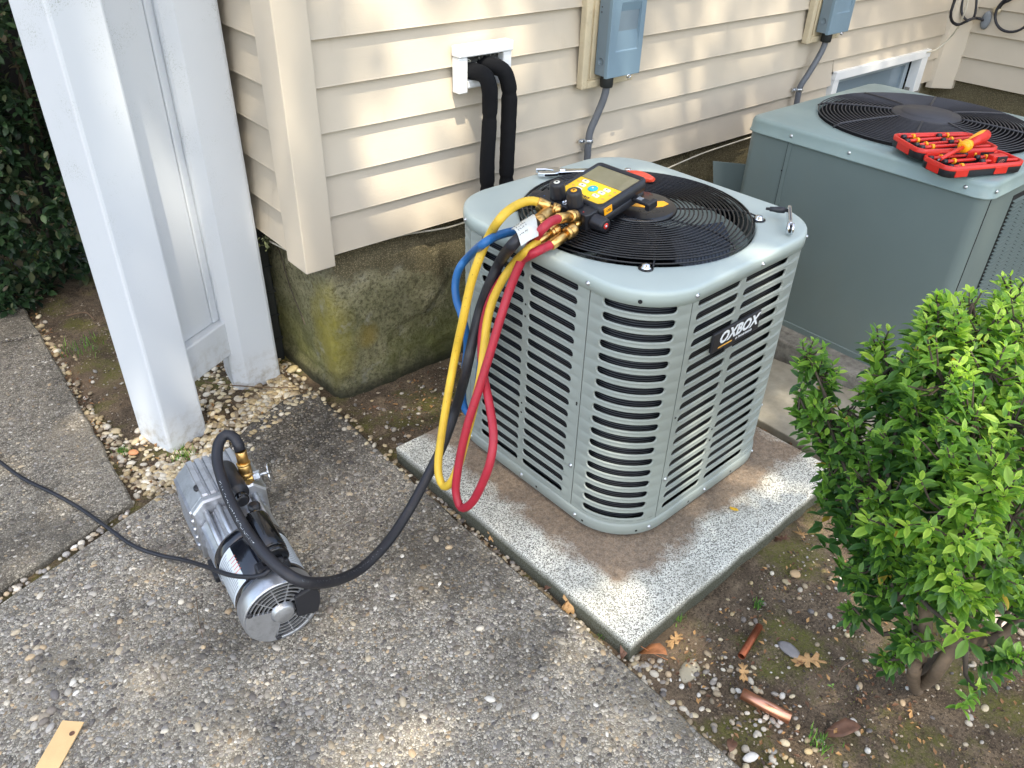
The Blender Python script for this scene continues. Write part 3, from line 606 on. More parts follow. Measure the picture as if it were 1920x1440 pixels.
def insul(name, label, pts, seams, r):
    t_ = thing(name, label, 'pipe', pts[-1])
    P = spline(pts, .008); rr = []
    for p in P:
        k = r * (1 + .06 * noise.noise(p * 14) + .04 * noise.noise(p * 45))
        for s__ in seams:
            d = abs(p.z - s__)
            if d < .012 and p.y < 1.86: k *= 1 - .16 * (1 - d / .012)
        rr.append(k)
    MB().tube(P, rr, 14).obj('insulation_sleeve', 'black_foam', t_); return t_
i1 = insul('insulated_pipe', 'black insulated pipe nearest the left, bending down out of the white wall frame', [(1.458, 1.925, .945), (1.461, 1.885, .950), (1.471, 1.850, .944), (1.478, 1.838, .915), (1.480, 1.836, .87), (1.479, 1.838, .79), (1.476, 1.842, .68), (1.480, 1.842, .56), (1.484, 1.84, .3), (1.50, 1.80, .12), (1.54, 1.70, .10), (1.56, 1.52, .10)], [.83, .62], .0235)
i2 = insul('insulated_pipe', 'black insulated pipe on the right of the pair, nearer the grey disconnect box', [(1.512, 1.925, .955), (1.516, 1.885, .960), (1.538, 1.85, .950), (1.552, 1.84, .91), (1.555, 1.838, .86), (1.555, 1.84, .77), (1.554, 1.842, .66), (1.556, 1.842, .56), (1.56, 1.84, .3), (1.58, 1.80, .12), (1.62, 1.70, .10), (1.64, 1.52, .10)], [.886, .63], .0235)
MB().tube(spline([(1.50, 1.9, .965), (1.53, 1.868, .962), (1.570, 1.856, .94), (1.578, 1.856, .90), (1.575, 1.858, .84), (1.574, 1.858, .7), (1.576, 1.858, .5), (1.58, 1.86, .3)], .01), .0052, 8).obj('control_wire', 'black_rubber', i2)
# disconnect boxes
def disconnect(x0, label_box, label_m, gz=.874, W=.155, H=.27):
    mb_ = thing('mounting_block', label_m, 'mounting block', (x0 - .06, 1.918, gz - .04))
    a_ = MB(); a_.box((x0 - .058, 1.893, gz - .042), (x0 - .032, 1.92, gz + H + .04)); a_.box((x0 + W + .03 - .02, 1.893, gz - .042), (x0 + W + .03 + .005, 1.92, gz + H + .04)); a_.box((x0 - .031, 1.893, gz - .042), (x0 + W + .009, 1.92, gz - .018))
    a_.obj('frame_moulding', 'mount_cream', mb_, bevel=.004)
    a_ = MB(); a_.box((x0 - .031, 1.902, gz - .0175), (x0 + W + .009, 1.92, gz + H + .04)); a_.obj('backing_plate', 'mount_cream', mb_)
    a_ = MB(); a_.box((x0 - .020, 1.897, gz - .010), (x0 - .012, 1.9015, gz + H + .03)); a_.obj('inner_bead', 'mount_cream', mb_)
    d = thing('disconnect_box', label_box, 'electrical box', (x0, 1.90, gz))
    a_ = MB(); a_.box((x0, 1.846, gz), (x0 + W, 1.8965, gz + H)); a_.obj('enclosure', 'disc_side', d, bevel=.002)
    a_ = MB()
    y0 = 1.838
    # cover with a sunken sloping panel
    fx0, fx1, fz0, fz1 = x0 + .028, x0 + W - .022, gz + .075, gz + .22
    ring = [(x0 - .001, gz - .004), (x0 + W + .001, gz - .004), (x0 + W + .001, gz + H + .001), (x0 - .001, gz + H + .001)]
    inn = [(fx0, fz0), (fx1, fz0), (fx1, fz1), (fx0 + .012, fz1)]
    dep = [(fx0 + .003, fz0 + .004), (fx1 - .003, fz0 + .004), (fx1 - .003, fz1 - .04), (fx0 + .022, fz1 - .04)]
    Ls = [[(x, y0 + .014, z_) for x, z_ in ring], [(x, y0 + .002, z_) for x, z_ in ring], [(x + (.002 if x < x0 + .05 else -.002), y0, z_ + (.002 if z_ < gz + .1 else -.002)) for x, z_ in ring], [(x, y0, z_) for x, z_ in inn],
          [(dep[0][0], y0 + .003, dep[0][1]), (dep[1][0], y0 + .003, dep[1][1]), (dep[2][0], y0 + .012, dep[2][1]), (dep[3][0], y0 + .012, dep[3][1])]]
    a_.loops(Ls, 0, False, True, False, True); a_.obj('cover', 'disc_grey', d)
    a_ = MB(); a_.lathe([(.0001, 0), (.013, 0), (.013, .0012), (.0115, .0012), (.0115, .0005), (.0001, .0005)], (x0 - .0001, 1.872, gz + .045), (-1, 0, 0), 24, cap=False); a_.lathe([(.0065, 0), (.0065, .0012), (.0055, .0012), (.0055, 0)], (x0 - .0002, 1.872, gz + .045), (-1, 0, 0), 20, cap=False)
    a_.obj('knockout', 'disc_side', d)
    a_ = MB(); a_.tube([(x0 + .10 + .009 * math.cos(t_ * PI / 6), 1.834 + .001 * t_ * 0, gz - .006 + .005 * math.sin(t_ * PI / 6)) for t_ in range(12)], .0022, 6, closed=True); a_.obj('padlock_ring', 'chrome', d)
    for zz in (.205, .19):
        a_ = MB(); a_.lathe([(.0001, .001), (.0025, .001), (.0025, 0)], (x0, 1.885, gz + zz), (-1, 0, 0), 8, cap=False); a_.obj('rivet', 'print_dark', d)
    return d
disconnect(1.968, 'grey electrical disconnect box on the wall between the insulated pipes and the far air conditioner', 'cream mounting block on the siding behind the nearer grey disconnect box')
disconnect(3.277, 'second grey disconnect box above the dark green air conditioner near the basement window', 'cream mounting block behind the farther disconnect box near the basement window')
def conduit(label, pts, strap, top):
    t_ = thing('conduit', label, 'conduit', pts[-1]); MB().tube(spline(pts, .012), .0125, 12).obj('pipe', 'conduit_grey', t_)
    MB().lathe([(.020, 0), (.0215, .003), (.022, .035), (.020, .04)], (top[0], top[1], top[2] - .04), (0, 0, 1), 18).obj('connector', 'pipe_plastic', t_)
    a_ = MB(); a_.lathe([(.0155, -.006), (.0165, -.004), (.0165, .004), (.0155, .006), (.0127, .006)], strap, (0, 0, 1), 16, cap=False); a_.box((strap[0] - .034, 1.905, strap[2] - .006), (strap[0] - .012, 1.912, strap[2] + .006)); a_.lathe([(.005, 0), (.005, .004), (.001, .005)], (strap[0] - .026, 1.905, strap[2]), (0, -1, 0), 10)
    a_.obj('strap', 'screw_metal', t_)
conduit('grey curved conduit running down the siding from the nearer disconnect box', [(2.000, 1.868, .875), (2.001, 1.868, .835), (1.998, 1.872, .80), (1.985, 1.885, .74), (1.970, 1.895, .69), (1.966, 1.896, .65), (1.968, 1.897, .56), (1.97, 1.897, .42), (1.97, 1.85, .3), (1.95, 1.7, .2)], (1.967, 1.897, .655), (2.000, 1.868, .876))
conduit('grey curved conduit running down the siding from the farther disconnect box', [(3.322, 1.868, .875), (3.322, 1.868, .835), (3.312, 1.872, .79), (3.275, 1.885, .71), (3.250, 1.895, .66), (3.249, 1.896, .62), (3.255, 1.897, .56), (3.26, 1.897, .4), (3.26, 1.85, .3)], (3.248, 1.897, .645), (3.322, 1.868, .876))
tag(MB().tube(spline([(0.9015, 2.1994, 0.46), (.925, 2.06, .455), (.915, 1.96, .462), (1.00, 1.938, .492), (1.20, 1.938, .490), (1.36, 1.930, .476), (1.45, 1.930, .474), (1.75, 1.928, .480), (2.1, 1.925, .474), (2.35, 1.915, .452), (2.65, 1.915, .474), (3.0, 1.92, .48)], .02), .003, 6).obj('cable', 'cable_white'), 'thin white cable sagging along the top of the foundation under the siding', 'cable')
tag(MB().tube(spline([(4.3916, 1.9, 0.6666), (4.4746, 1.89, 0.6744), (4.5081, 1.86, 0.7271), (4.4734, 1.82, 0.7921), (4.4425, 1.8, 0.8589), (4.4361, 1.8, 0.9192), (4.389, 1.8, 1.0154)], .02), .004, 6).obj('cable', 'cable_white'), 'thin cream cable running up the inside corner from the basement window frame', 'cable')
tag(MB().tube(spline([(4.2438, 1.8, 1.0246), (4.2868, 1.8, 0.9307), (4.2861, 1.8, 0.8795), (4.3218, 1.8, 0.8385), (4.3673, 1.79, 0.8166), (4.4062, 1.78, 0.8193), (4.3787, 1.74, 0.8446), (4.63, 1.8115, 0.8187), (4.63, 1.7844, 0.8177), (4.66, 1.7722, 0.8068)], .02), .007, 7).obj('cable', 'black_rubber'), 'thick black cable looping below the grey grommet on the return wall', 'cable')
tag(MB().tube(spline([(4.6, 1.901, 0.9421), (4.6, 1.8908, 0.8821), (4.6, 1.8793, 0.8415), (4.6, 1.8563, 0.8148), (4.6, 1.8323, 0.8083), (4.6, 1.8117, 0.8263), (4.6, 1.8157, 0.8678), (4.6, 1.8396, 0.9497)], .02), .006, 7).obj('cable_loop', 'black_rubber'), 'hanging U-shaped loop of black cable in the inside corner of the house', 'cable')
LC = V((4.62, 1.6388, 0.8643))
tag(MB().tube(spline([(4.655, 1.7273, 0.8706), (4.63, 1.7093, 0.8994), (4.62, 1.6816, 0.9183)] + [tuple(LC + V((.0, .085 * math.cos(a_), .082 * math.sin(a_)))) for a_ in [1.5 + i * .42 for i in range(16)]], .02), .0065, 7).obj('cable_coil', 'black_rubber'), 'round coil of black cable hanging on the return wall at the upper right', 'cable')
g_ = thing('grommet', 'grey putty sealed cable entry on the return wall where the black cable ends', 'wall grommet', (4.655, 1.7695, 0.8127))
g_m = MB(); g_m.lathe([(.034, 0), (.032, .01), (.022, .016), (.004, .017)], (0, 0, 0), (-1, 0, .1), 14, T=Matrix.Diagonal((1, .7, 1.3, 1))); g_m.obj('seal', 'print_grey', g_, local=True)
tag(MB().lathe([(.02, 0), (.018, .012), (.004, .014)], (4.658, 1.7342, 0.8645), (-1, 0, 0), 12).obj('grommet', 'mount_cream'), 'small cream cable entry at the start of the round black coil', 'wall grommet')
# near-black ribbed box filling the dark strip beside the foundation
dn = thing('dark_box', 'near-black ribbed upright box standing between the white gate post and the house foundation', 'dark_box', (.87, 2.32, 0))
a_ = MB(); a_.box((.79, 2.285, -.03), (.928, 2.37, .498)); a_.obj('box_body', 'pipe_plastic', dn, bevel=.006)
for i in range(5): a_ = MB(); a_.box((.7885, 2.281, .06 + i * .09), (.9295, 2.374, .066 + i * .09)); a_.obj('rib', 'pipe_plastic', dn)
# ================================================================ WHITE FENCE
post = thing('fence_post', 'broad white vinyl post in front, scuffed near its foot and standing in gravel', 'post', (0.4221, 2.0086, 0.0))
def postmesh(P, z1):
    m_ = MB(); n = len(P); c_ = [sum(p[i] for p in P) / n for i in (0, 1)]
    m_.prism([(x, y) for x, y in P], -.05, z1); return m_
P1 = [(0.4221, 2.0086), (0.5478, 2.0475), (.505, 2.185), (0.3785, 2.1466)]
postmesh(P1, 1.8).obj('shaft', 'white_pvc', post, bevel=.008)
m_ = MB(); m_.box((.36, 1.99, 1.8), (.57, 2.2, 1.83)); m_.obj('cap', 'white_pvc', post, bevel=.01)
post2 = thing('fence_post', 'second white vinyl post with green mildew specks, nearer the house corner', 'post', (0.7461, 2.1819, 0.0))
P2 = [(0.7051, 2.2059), (0.7461, 2.1819), (0.862, 2.1847), (.88, 2.325), (.73, 2.345)]
postmesh(P2, 1.8).obj('shaft', 'white_pvc', post2, bevel=.010)
m_ = MB(); m_.box((.69, 2.17, 1.8), (.90, 2.36, 1.83)); m_.obj('cap', 'white_pvc', post2, bevel=.01)
pn = thing('fence_section', 'narrow white vinyl fence panel with a bottom rail between the two white posts', 'fence panel', (.6, 2.15, .1))
a2, b2 = V((.47, 2.10, 0)), V((.722, 2.235, 0)); dd = (b2 - a2).normalized(); nn = V((dd.y, -dd.x, 0))
def pbox(u0, u1, t0, t1, z0, z1):
    m_ = MB(); P = [a2 + dd * u0 + nn * t0, a2 + dd * u1 + nn * t0, a2 + dd * u1 + nn * t1, a2 + dd * u0 + nn * t1]
    m_.prism([(p.x, p.y) for p in P][::-1] if 0 else [(p.x, p.y) for p in P], z0, z1); return m_
Lp = (b2 - a2).length
pbox(.0, Lp - .002, -.03, .028, .115, .235).obj('bottom_rail', 'white_pvc', pn, bevel=.005)
for u0, u1, t_ in ((.0, .10, .0), (.102, Lp - .045, .0), (Lp - .043, Lp - .004, .004)):
    pbox(u0, u1, -.02, t_, .237, 1.75).obj('picket', 'white_pvc', pn, bevel=.003)
# ================================================================ AIR CONDITIONER (near, pale green)
UA = 0.0314
UW, UD, UR = .665, .70, .15
UM = Matrix.Translation(V((1.1226, 0.8597, 0.0))) @ Matrix.Rotation(UA, 4, 'Z')
ac = thing('air_conditioner', 'pale green louvred air conditioner with rounded corners and a black fan grille', 'air conditioner', mat=UM)
L1, L2, AR = UD - 2 * UR, UW - 2 * UR, UR * PI / 2
TOT = 2 * (L1 + L2 + 2 * AR)
def per(s, off=0.0):
    s = s % TOT
    segs = [('l', L1), ('a', AR, (UR, UR), PI), ('f', L2), ('a', AR, (UW - UR, UR), 1.5 * PI), ('r', L1), ('a', AR, (UW - UR, UD - UR), 0), ('b', L2), ('a', AR, (UR, UD - UR), PI / 2)]
    for g_ in segs:
        if s <= g_[1] + 1e-9:
            if g_[0] == 'l': p = (0, UD - UR - s); n_ = (-1, 0)
            elif g_[0] == 'f': p = (UR + s, 0); n_ = (0, -1)
            elif g_[0] == 'r': p = (UW, UR + s); n_ = (1, 0)
            elif g_[0] == 'b': p = (UW - UR - s, UD); n_ = (0, 1)
            else:
                t_ = g_[3] + s / UR; n_ = (math.cos(t_), math.sin(t_)); p = (g_[2][0] + UR * n_[0], g_[2][1] + UR * n_[1])
            return p[0] + n_[0] * off, p[1] + n_[1] * off
        s -= g_[1]
    return per(0, off)
ZB, ZT = .05, .715
NR, PZ, ZF = 18, .03457, .7000       # slot rows, pitch, centre of the top row
def panel(s0, s1, cols, K=9):
    m_ = MB(); bounds = [s0] + [(cols[i][1] + cols[i + 1][0]) / 2 for i in range(len(cols) - 1)] + [s1]
    hh = .0098; Mp = 6
    def P(s, z, d): x, y = per(s, d); return (x, y, z)
    for r in range(NR):
        zc = ZF - r * PZ; zu, zd = zc + PZ / 2, zc - PZ / 2
        if r == 0: zu = ZT - .0015
        for ci, (a_, b_) in enumerate(cols):
            c0, c1 = bounds[ci], bounds[ci + 1]
            def stad(h, dz=0):
                q = [(a_ + hh + (b_ - a_ - 2 * hh) * i / (K - 1), zc + h + dz) for i in range(K)]
                q += [(b_ - hh + h * math.sin(PI * j / (Mp + 1)), zc + h * math.cos(PI * j / (Mp + 1)) + dz) for j in range(1, Mp + 1)]
                q += [(b_ - hh - (b_ - a_ - 2 * hh) * i / (K - 1), zc - h + dz) for i in range(K)]
                q += [(a_ + hh - h * math.sin(PI * j / (Mp + 1)), zc - h * math.cos(PI * j / (Mp + 1)) + dz) for j in range(1, Mp + 1)]
                return q
            rect = [(c0 + (c1 - c0) * i / (K - 1), zu) for i in range(K)] + [(c1, zu + (zd - zu) * j / (Mp + 1)) for j in range(1, Mp + 1)]
            rect += [(c1 - (c1 - c0) * i / (K - 1), zd) for i in range(K)] + [(c0, zd + (zu - zd) * j / (Mp + 1)) for j in range(1, Mp + 1)]
            LL = [(rect, 0), (stad(hh + .0040), 0), (stad(hh + .0026), .0007), (stad(hh + .0012), .0003), (stad(hh), -.0012), (stad(hh - .0003), -.0036)]
            m_.loops([[P(s, z, d) for s, z in q] for q, d in LL], 0, True, True)
    zb = ZF - (NR - 1) * PZ - PZ / 2
    n = 14
    for z0_, z1_ in ((.086, zb),):
        m_.loops([[P(s0 + (s1 - s0) * i / n, z1_, 0) for i in range(n + 1)], [P(s0 + (s1 - s0) * i / n, z0_, 0) for i in range(n + 1)]], 0, True, False)
    for s_e, sg in ((s0, 1), (s1, -1)):      # returned edges so each seam is a real gap
        m_.loops([[P(s_e, z, 0) for z in (.086, ZT)], [P(s_e + sg * .001, z, -.006) for z in (.086, ZT)]], 0, False, False)
    return m_
G = .0012
def sp_(name, s0, s1, cols): return panel(s0 + G, s1 - G, cols).obj(name, 'sage_body_shaded', ac, local=True)
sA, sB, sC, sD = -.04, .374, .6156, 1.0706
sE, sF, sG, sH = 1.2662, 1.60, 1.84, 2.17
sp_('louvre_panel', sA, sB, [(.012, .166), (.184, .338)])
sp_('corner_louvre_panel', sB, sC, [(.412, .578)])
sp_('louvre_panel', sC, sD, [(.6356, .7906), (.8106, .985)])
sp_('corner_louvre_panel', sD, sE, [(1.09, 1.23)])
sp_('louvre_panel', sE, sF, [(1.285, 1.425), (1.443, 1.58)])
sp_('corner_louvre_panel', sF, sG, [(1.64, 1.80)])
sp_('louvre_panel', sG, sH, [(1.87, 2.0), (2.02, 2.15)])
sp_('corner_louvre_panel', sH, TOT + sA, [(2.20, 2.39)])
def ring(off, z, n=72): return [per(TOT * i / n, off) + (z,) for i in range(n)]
m_ = MB(); m_.loops([ring(-.012, .050, 120), ring(.001, .050, 120), ring(.004, .053, 120), ring(.004, .080, 120), ring(.002, .0845, 120), ring(-.004, .0855, 120)], 0, True); m_.obj('base_pan', 'sage_body_shaded', ac, local=True)
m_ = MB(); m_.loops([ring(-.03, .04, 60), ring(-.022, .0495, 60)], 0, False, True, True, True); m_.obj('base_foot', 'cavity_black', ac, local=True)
m_ = MB(); m_.loops([ring(-.020, .09, 96), ring(-.020, .705, 96)], 0, True); m_.obj('condenser_coil', 'coil', ac, local=True)
# top cover, rounded square to round opening
CX, CY, RG = .3260, .336, .288
def circ(r, z, n=120):
    out = []
    for i in range(n):
        x, y = per(TOT * i / n, 0); t_ = math.atan2(y - CY, x - CX); out.append((CX + r * math.cos(t_), CY + r * math.sin(t_), z))
    return out
m_ = MB()
m_.loops([ring(.001, .711, 120), ring(.0045, .711, 120), ring(.0045, .736, 120), ring(.003, .742, 120), ring(-.001, .7445, 120), ring(-.006, .7452, 120), ring(-.028, .7458, 120), circ(RG + .010, .7460), circ(RG + .003, .7448), circ(RG, .741), circ(RG - .002, .70), circ(RG - .03, .62)], 0, True)
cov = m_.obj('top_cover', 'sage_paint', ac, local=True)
m_ = MB(); m_.lathe([(RG - .003, .739), (RG - .004, .60), (.24, .35), (.001, .3)], (CX, CY, 0), n=48, cap=False); m_.obj('fan_shroud', 'black_gloss', ac, local=True)
# fan blades
m_ = MB()
for k in range(3):
    a0 = k * 2 * PI / 3 + .5; rows = []
    for i in range(8):
        r = .06 + i * .026; rows.append([(CX + r * math.cos(a0 + u * .9 + r * .8), CY + r * math.sin(a0 + u * .9 + r * .8), .66 + .05 * u) for u in (0, .25, .5, .75, 1)])
    m_.loops(rows, 0, True, False)
m_.lathe([(.001, .70), (.05, .70), (.06, .69), (.06, .6)], (CX, CY, 0)); m_.obj('fan', 'black_gloss', ac, local=True)
gr = None
def gz(r): return .758 + .010 * (1 - (r / RG) ** 2)
for i in range(17):
    r = .108 + i * (RG - .008 - .108) / 16
    m_ = MB(); m_.tube([(CX + r * math.cos(t_ * 2 * PI / 56), CY + r * math.sin(t_ * 2 * PI / 56), gz(r)) for t_ in range(56)], .0021, 5, closed=True)
    if gr is None: m_.lathe([(.001, .7735), (.090, .7735), (.097, .7715), (.100, .766), (.098, .762), (.001, .761)], (CX, CY, 0), n=48, mi=0); m_.lathe([(RG - .003, .7475), (RG + .001, .7500), (RG - .001, .7525)], (CX, CY, 0), n=64, cap=False); gr = m_.obj('fan_grille', 'wire_black', ac, local=True)
    else:
        o = m_.obj('ring', 'wire_black', ac, local=True); o.parent = gr
for k in range(8):
    a0 = PI / 4 * k + rad(3); m_ = MB(); pts = []
    for i in range(15):
        r = .095 + (RG + (.012 if k % 2 else -.004) - .095) * i / 14; t_ = a0 + (.14 * math.sin(i / 14 * PI) if k % 2 == 0 else .05 * math.sin(i / 14 * PI)); pts.append((CX + r * math.cos(t_), CY + r * math.sin(t_), gz(r) - .0032 if i < 14 else .750))
    m_.tube(pts, .0024, 5); o = m_.obj('spoke', 'wire_black', ac, local=True); o.parent = gr
for k in range(4):
    t_ = rad(45 + 90 * k); x, y = CX + (RG + .014) * math.cos(t_), CY + (RG + .014) * math.sin(t_)
    m_ = MB(); m_.lathe([(.017, .7465), (.017, .7485), (.001, .7487)], (x, y, 0), n=18, mi=0); m_.lathe([(.013, .7488), (.013, .7505), (.009, .752), (.0085, .757), (.001, .758)], (x, y, 0), n=12, mi=1)
    m_.obj('grille_bolt', ['wire_black', 'chrome'], ac, local=True)
# hub emblem, a small yellow arrow shape
m_ = MB(); c_, s_ = (CX, CY), None
m_.prism([(.036, -.052), (.062, -.050), (.066, -.030), (.036, -.012), (.010, -.006), (-.02, .02), (-.028, .008), (.0, -.030)], .7736, .7745, T=Matrix.Translation(V((CX, CY, 0)))); m_.obj('emblem', 'orange_yellow', ac, local=True)
# screws
scr = MB(); scr.lathe([(.0001, .0042), (.0030, .0040), (.0036, .0032), (.0036, .0012), (.006, .0010), (.006, 0)], n=8, cap=False)
def screw(parent, p, nrm, proto=[None]):
    T = V(nrm).to_track_quat('Z', 'Y').to_matrix().to_4x4(); T.translation = V(p)
    if proto[0] is None: o = scr.obj('screw', 'screw_metal', parent, local=True); proto[0] = o; o.matrix_local = T; return o
    c_ = bpy.data.objects.new('screw', proto[0].data); COL.objects.link(c_); c_.parent = parent; c_.matrix_local = T; return c_
def ps(s, z, off=.0):
    x, y = per(s, off); x1, y1 = per(s, off + .01); screw(ac, (x, y, z), (x1 - x, y1 - y, 0))
for s in (-.06, sB - .005, sC + .005, .86, sD + .01, sE - .01, sG): ps(s, .725, .0045)
for s in (-.03, .19, sB + .02, sC - .02, .82, sD - .01): ps(s, .067, .004)
ps(sB - .012, .21); ps(sC + .012, .21); ps(sD + .02, .21)
m_ = MB()
for s, z in ((.175, .59), (.175, .5575), (.175, .30), (.175, .27), (sB - .010, .40), (sB - .010, .405), (.8, .245), (.8, .28), (sC + .010, .40)):
    x, y = per(s, .0004); x1, y1 = per(s, .01); m_.lathe([(.0001, 0), (.003, 0)], (x, y, z), (x1 - x, y1 - y, 0), 8, cap=False)
for s in (.494,):
    x, y = per(s, .0052); x1, y1 = per(s, .02); m_.lathe([(.0001, 0), (.005, 0)], (x, y, .722), (x1 - x, y1 - y, 0), 10, cap=False)
for s in (.42, .56, .25, .75, .94):
    x, y = per(s, .0046); x1, y1 = per(s, .02); m_.lathe([(.0001, 0), (.0035, 0)], (x, y, .064), (x1 - x, y1 - y, 0), 10, cap=False)
m_.obj('punched_holes', 'cavity_black', ac, local=True)['kind'] = 'stuff'
# badge on the front panel
bx, bz = .3165, .572
m_ = MB(); m_.box((bx - .094, -.010, bz - .026), (bx + .094, -.0015, bz + .026)); bd = m_.obj('badge', 'black_plastic', ac, local=True, bevel=.003)
m_ = MB(); m_.box((bx - .04, -.008, bz - .036), (bx + .0, -.002, bz - .0265)); m_.obj('badge_clip', 'black_plastic', ac, local=True)
RT = Matrix.Rotation(PI / 2, 4, 'X')
text('OXBOX', .040, bd, 'print_white', Matrix.Translation((bx + .004, -.0104, bz + .005)) @ RT, 'lettering', shear=.28, bold=.0012, sx=1.05)
text('A TRANE BRAND', .0085, bd, 'print_white', Matrix.Translation((bx + .030, -.0104, bz - .017)) @ RT, 'small_lettering', shear=.2)
m_ = MB(); m_.add([(bx - .072, -.0105, bz - .0185), (bx - .018, -.0105, bz - .0185), (bx - .0165, -.0105, bz - .0145), (bx - .0705, -.0105, bz - .0145)], [(0, 1, 2, 3)]); o = m_.obj('underline', 'print_gold', ac, local=True); o.parent = bd
# ================================================================ AIR CONDITIONER (far, dark green)
X0, Y0, SZ = 2.406, .752, .81
a2c = thing('air_conditioner', 'large square dark green air conditioner near the wall with red tool cases on top', 'air conditioner', (X0, Y0, 0))
def rsq(x0, y0, x1, y1, r, z, n=8):
    out = []
    for cx, cy, t0 in ((x1 - r, y1 - r, 0), (x0 + r, y1 - r, 90), (x0 + r, y0 + r, 180), (x1 - r, y0 + r, 270)):
        for i in range(n + 1): t_ = rad(t0 + 90 * i / n); out.append((cx + r * math.cos(t_), cy + r * math.sin(t_), z))
    return out
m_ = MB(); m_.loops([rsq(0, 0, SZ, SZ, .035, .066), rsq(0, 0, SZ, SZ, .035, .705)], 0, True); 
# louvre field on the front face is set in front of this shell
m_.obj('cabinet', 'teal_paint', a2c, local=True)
m_ = MB(); m_.loops([rsq(-.004, -.004, SZ + .004, SZ + .004, .038, .062), rsq(-.004, -.004, SZ + .004, SZ + .004, .038, .082), rsq(0, 0, SZ, SZ, .035, .084)], 0, False, True, True); m_.obj('base_rail', 'teal_paint', a2c, local=True)
m_ = MB(); m_.box((-.0035, SZ - .178, .084), (-.0003, SZ - .164, .704)); m_.obj('corner_strip', 'teal_paint', a2c, local=True)
m_ = MB(); m_.box((-.0006, SZ - .1635, .084), (.0006, SZ - .1605, .704)); m_.box((.030, -.0010, .084), (.033, .001, .704)); m_.box((-.0042, SZ - .1645, .6), (-.003, SZ - .1595, .605)); m_.obj('seam', 'cavity_black', a2c, local=True)
NC = 128
def rsqc(off, r, z):
    base = rsq(-off, -off, SZ + off, SZ + off, r, z, 8); out = []
    # resample evenly by angle about the centre
    P = [V(p) for p in base]; n = len(P)
    for i in range(NC):
        t_ = 2 * PI * i / NC; d = V((math.cos(t_), math.sin(t_), 0)); best = None
        for j in range(n):
            a_, b_ = P[j] - V((SZ / 2, SZ / 2, 0)), P[(j + 1) % n] - V((SZ / 2, SZ / 2, 0)); e = b_ - a_; den = d.x * e.y - d.y * e.x
            if abs(den) < 1e-9: continue
            u = (a_.x * e.y - a_.y * e.x) / den; w = (a_.x * d.y - a_.y * d.x) / den
            if u > 0 and -1e-6 <= w <= 1 + 1e-6: best = u; break
        out.append((SZ / 2 + d.x * best, SZ / 2 + d.y * best, z))
    return out
def cc(r, z): return [(SZ / 2 + r * math.cos(2 * PI * i / NC), SZ / 2 + r * math.sin(2 * PI * i / NC), z) for i in range(NC)]
R2 = .340
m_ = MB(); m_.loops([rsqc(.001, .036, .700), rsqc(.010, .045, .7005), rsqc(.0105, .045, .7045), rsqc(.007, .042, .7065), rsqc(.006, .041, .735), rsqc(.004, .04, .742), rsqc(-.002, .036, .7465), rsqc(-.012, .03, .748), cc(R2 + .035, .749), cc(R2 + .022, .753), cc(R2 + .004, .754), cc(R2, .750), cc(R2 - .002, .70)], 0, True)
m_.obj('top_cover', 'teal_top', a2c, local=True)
m_ = MB(); m_.lathe([(R2 - .003, .747), (R2 - .005, .60), (.25, .4), (.001, .35)], (SZ / 2, SZ / 2, 0), n=48, cap=False); m_.obj('fan_shroud', 'cavity_black', a2c, local=True)
gr2 = None; C2 = SZ / 2
def gz2(r): return .764 + .018 * (1 - (r / R2) ** 2)
for i in range(19):
    r = .118 + i * (R2 + .002 - .118) / 18
    m_ = MB(); m_.tube([(C2 + r * math.cos(t_ * 2 * PI / 56), C2 + r * math.sin(t_ * 2 * PI / 56), gz2(r)) for t_ in range(56)], .0021, 5, closed=True)
    if gr2 is None: m_.lathe([(.001, .792), (.075, .792), (.079, .789), (.082, .786), (.108, .784), (.112, .779), (.10, .776), (.001, .775)], (C2, C2, 0), n=40); gr2 = m_.obj('fan_grille', 'wire_old', a2c, local=True)
    else: o = m_.obj('ring', 'wire_old', a2c, local=True); o.parent = gr2
for k in range(8):
    a0 = PI / 4 * k + rad(20); m_ = MB(); pts = []
    for i in range(11):
        r = .105 + (R2 + .010 - .105) * i / 10; pts.append((C2 + r * math.cos(a0), C2 + r * math.sin(a0), gz2(r) + .002 if i < 10 else .757))
    m_.tube(pts, .0036, 6); o = m_.obj('spoke', 'wire_old', a2c, local=True); o.parent = gr2
for x, y, n_ in ((-.0062, SZ - .17, (-1, 0, 0)), (-.0062, .065, (-1, 0, 0)), (.03, -.0062, (0, -1, 0)), (.5, -.0062, (0, -1, 0)), (-.0062, .43, (-1, 0, 0))): screw(a2c, (x, y, .722), n_)
# louvre slats on the front face
slat = MB()
def slat_col(x0, x1):
    n = 46
    for k in range(n):
        z = .10 + k * (.66 - .10) / n
        mm = MB(); mm.add([(x0, -.0015, z + .0030), (x1, -.0015, z + .0030), (x1, -.0105, z), (x0, -.0105, z), (x0, -.0105, z - .0014), (x1, -.0105, z - .0014), (x1, -.0015, z + .0018), (x0, -.0015, z + .0018)], [(3, 2, 1, 0), (4, 5, 2, 3), (7, 6, 5, 4), (0, 1, 6, 7), (0, 7, 4, 3), (1, 2, 5, 6)])
        if k == 0 or True:
            yield mm
cnt = 0
for x0, x1 in ((.212, .292), (.297, .377), (.382, .462), (.467, .547), (.552, .632), (.637, .717)):
    bank = MB()
    for mm in slat_col(x0, x1): bank.add(mm.v, mm.f)
    bank.obj('louvre_slats', 'teal_paint', a2c, local=True)['kind'] = 'stuff'
m_ = MB(); m_.box((.208, -.001, .088), (.721, -.0002, .668)); m_.obj('louvre_backing', 'cavity_black', a2c, local=True)
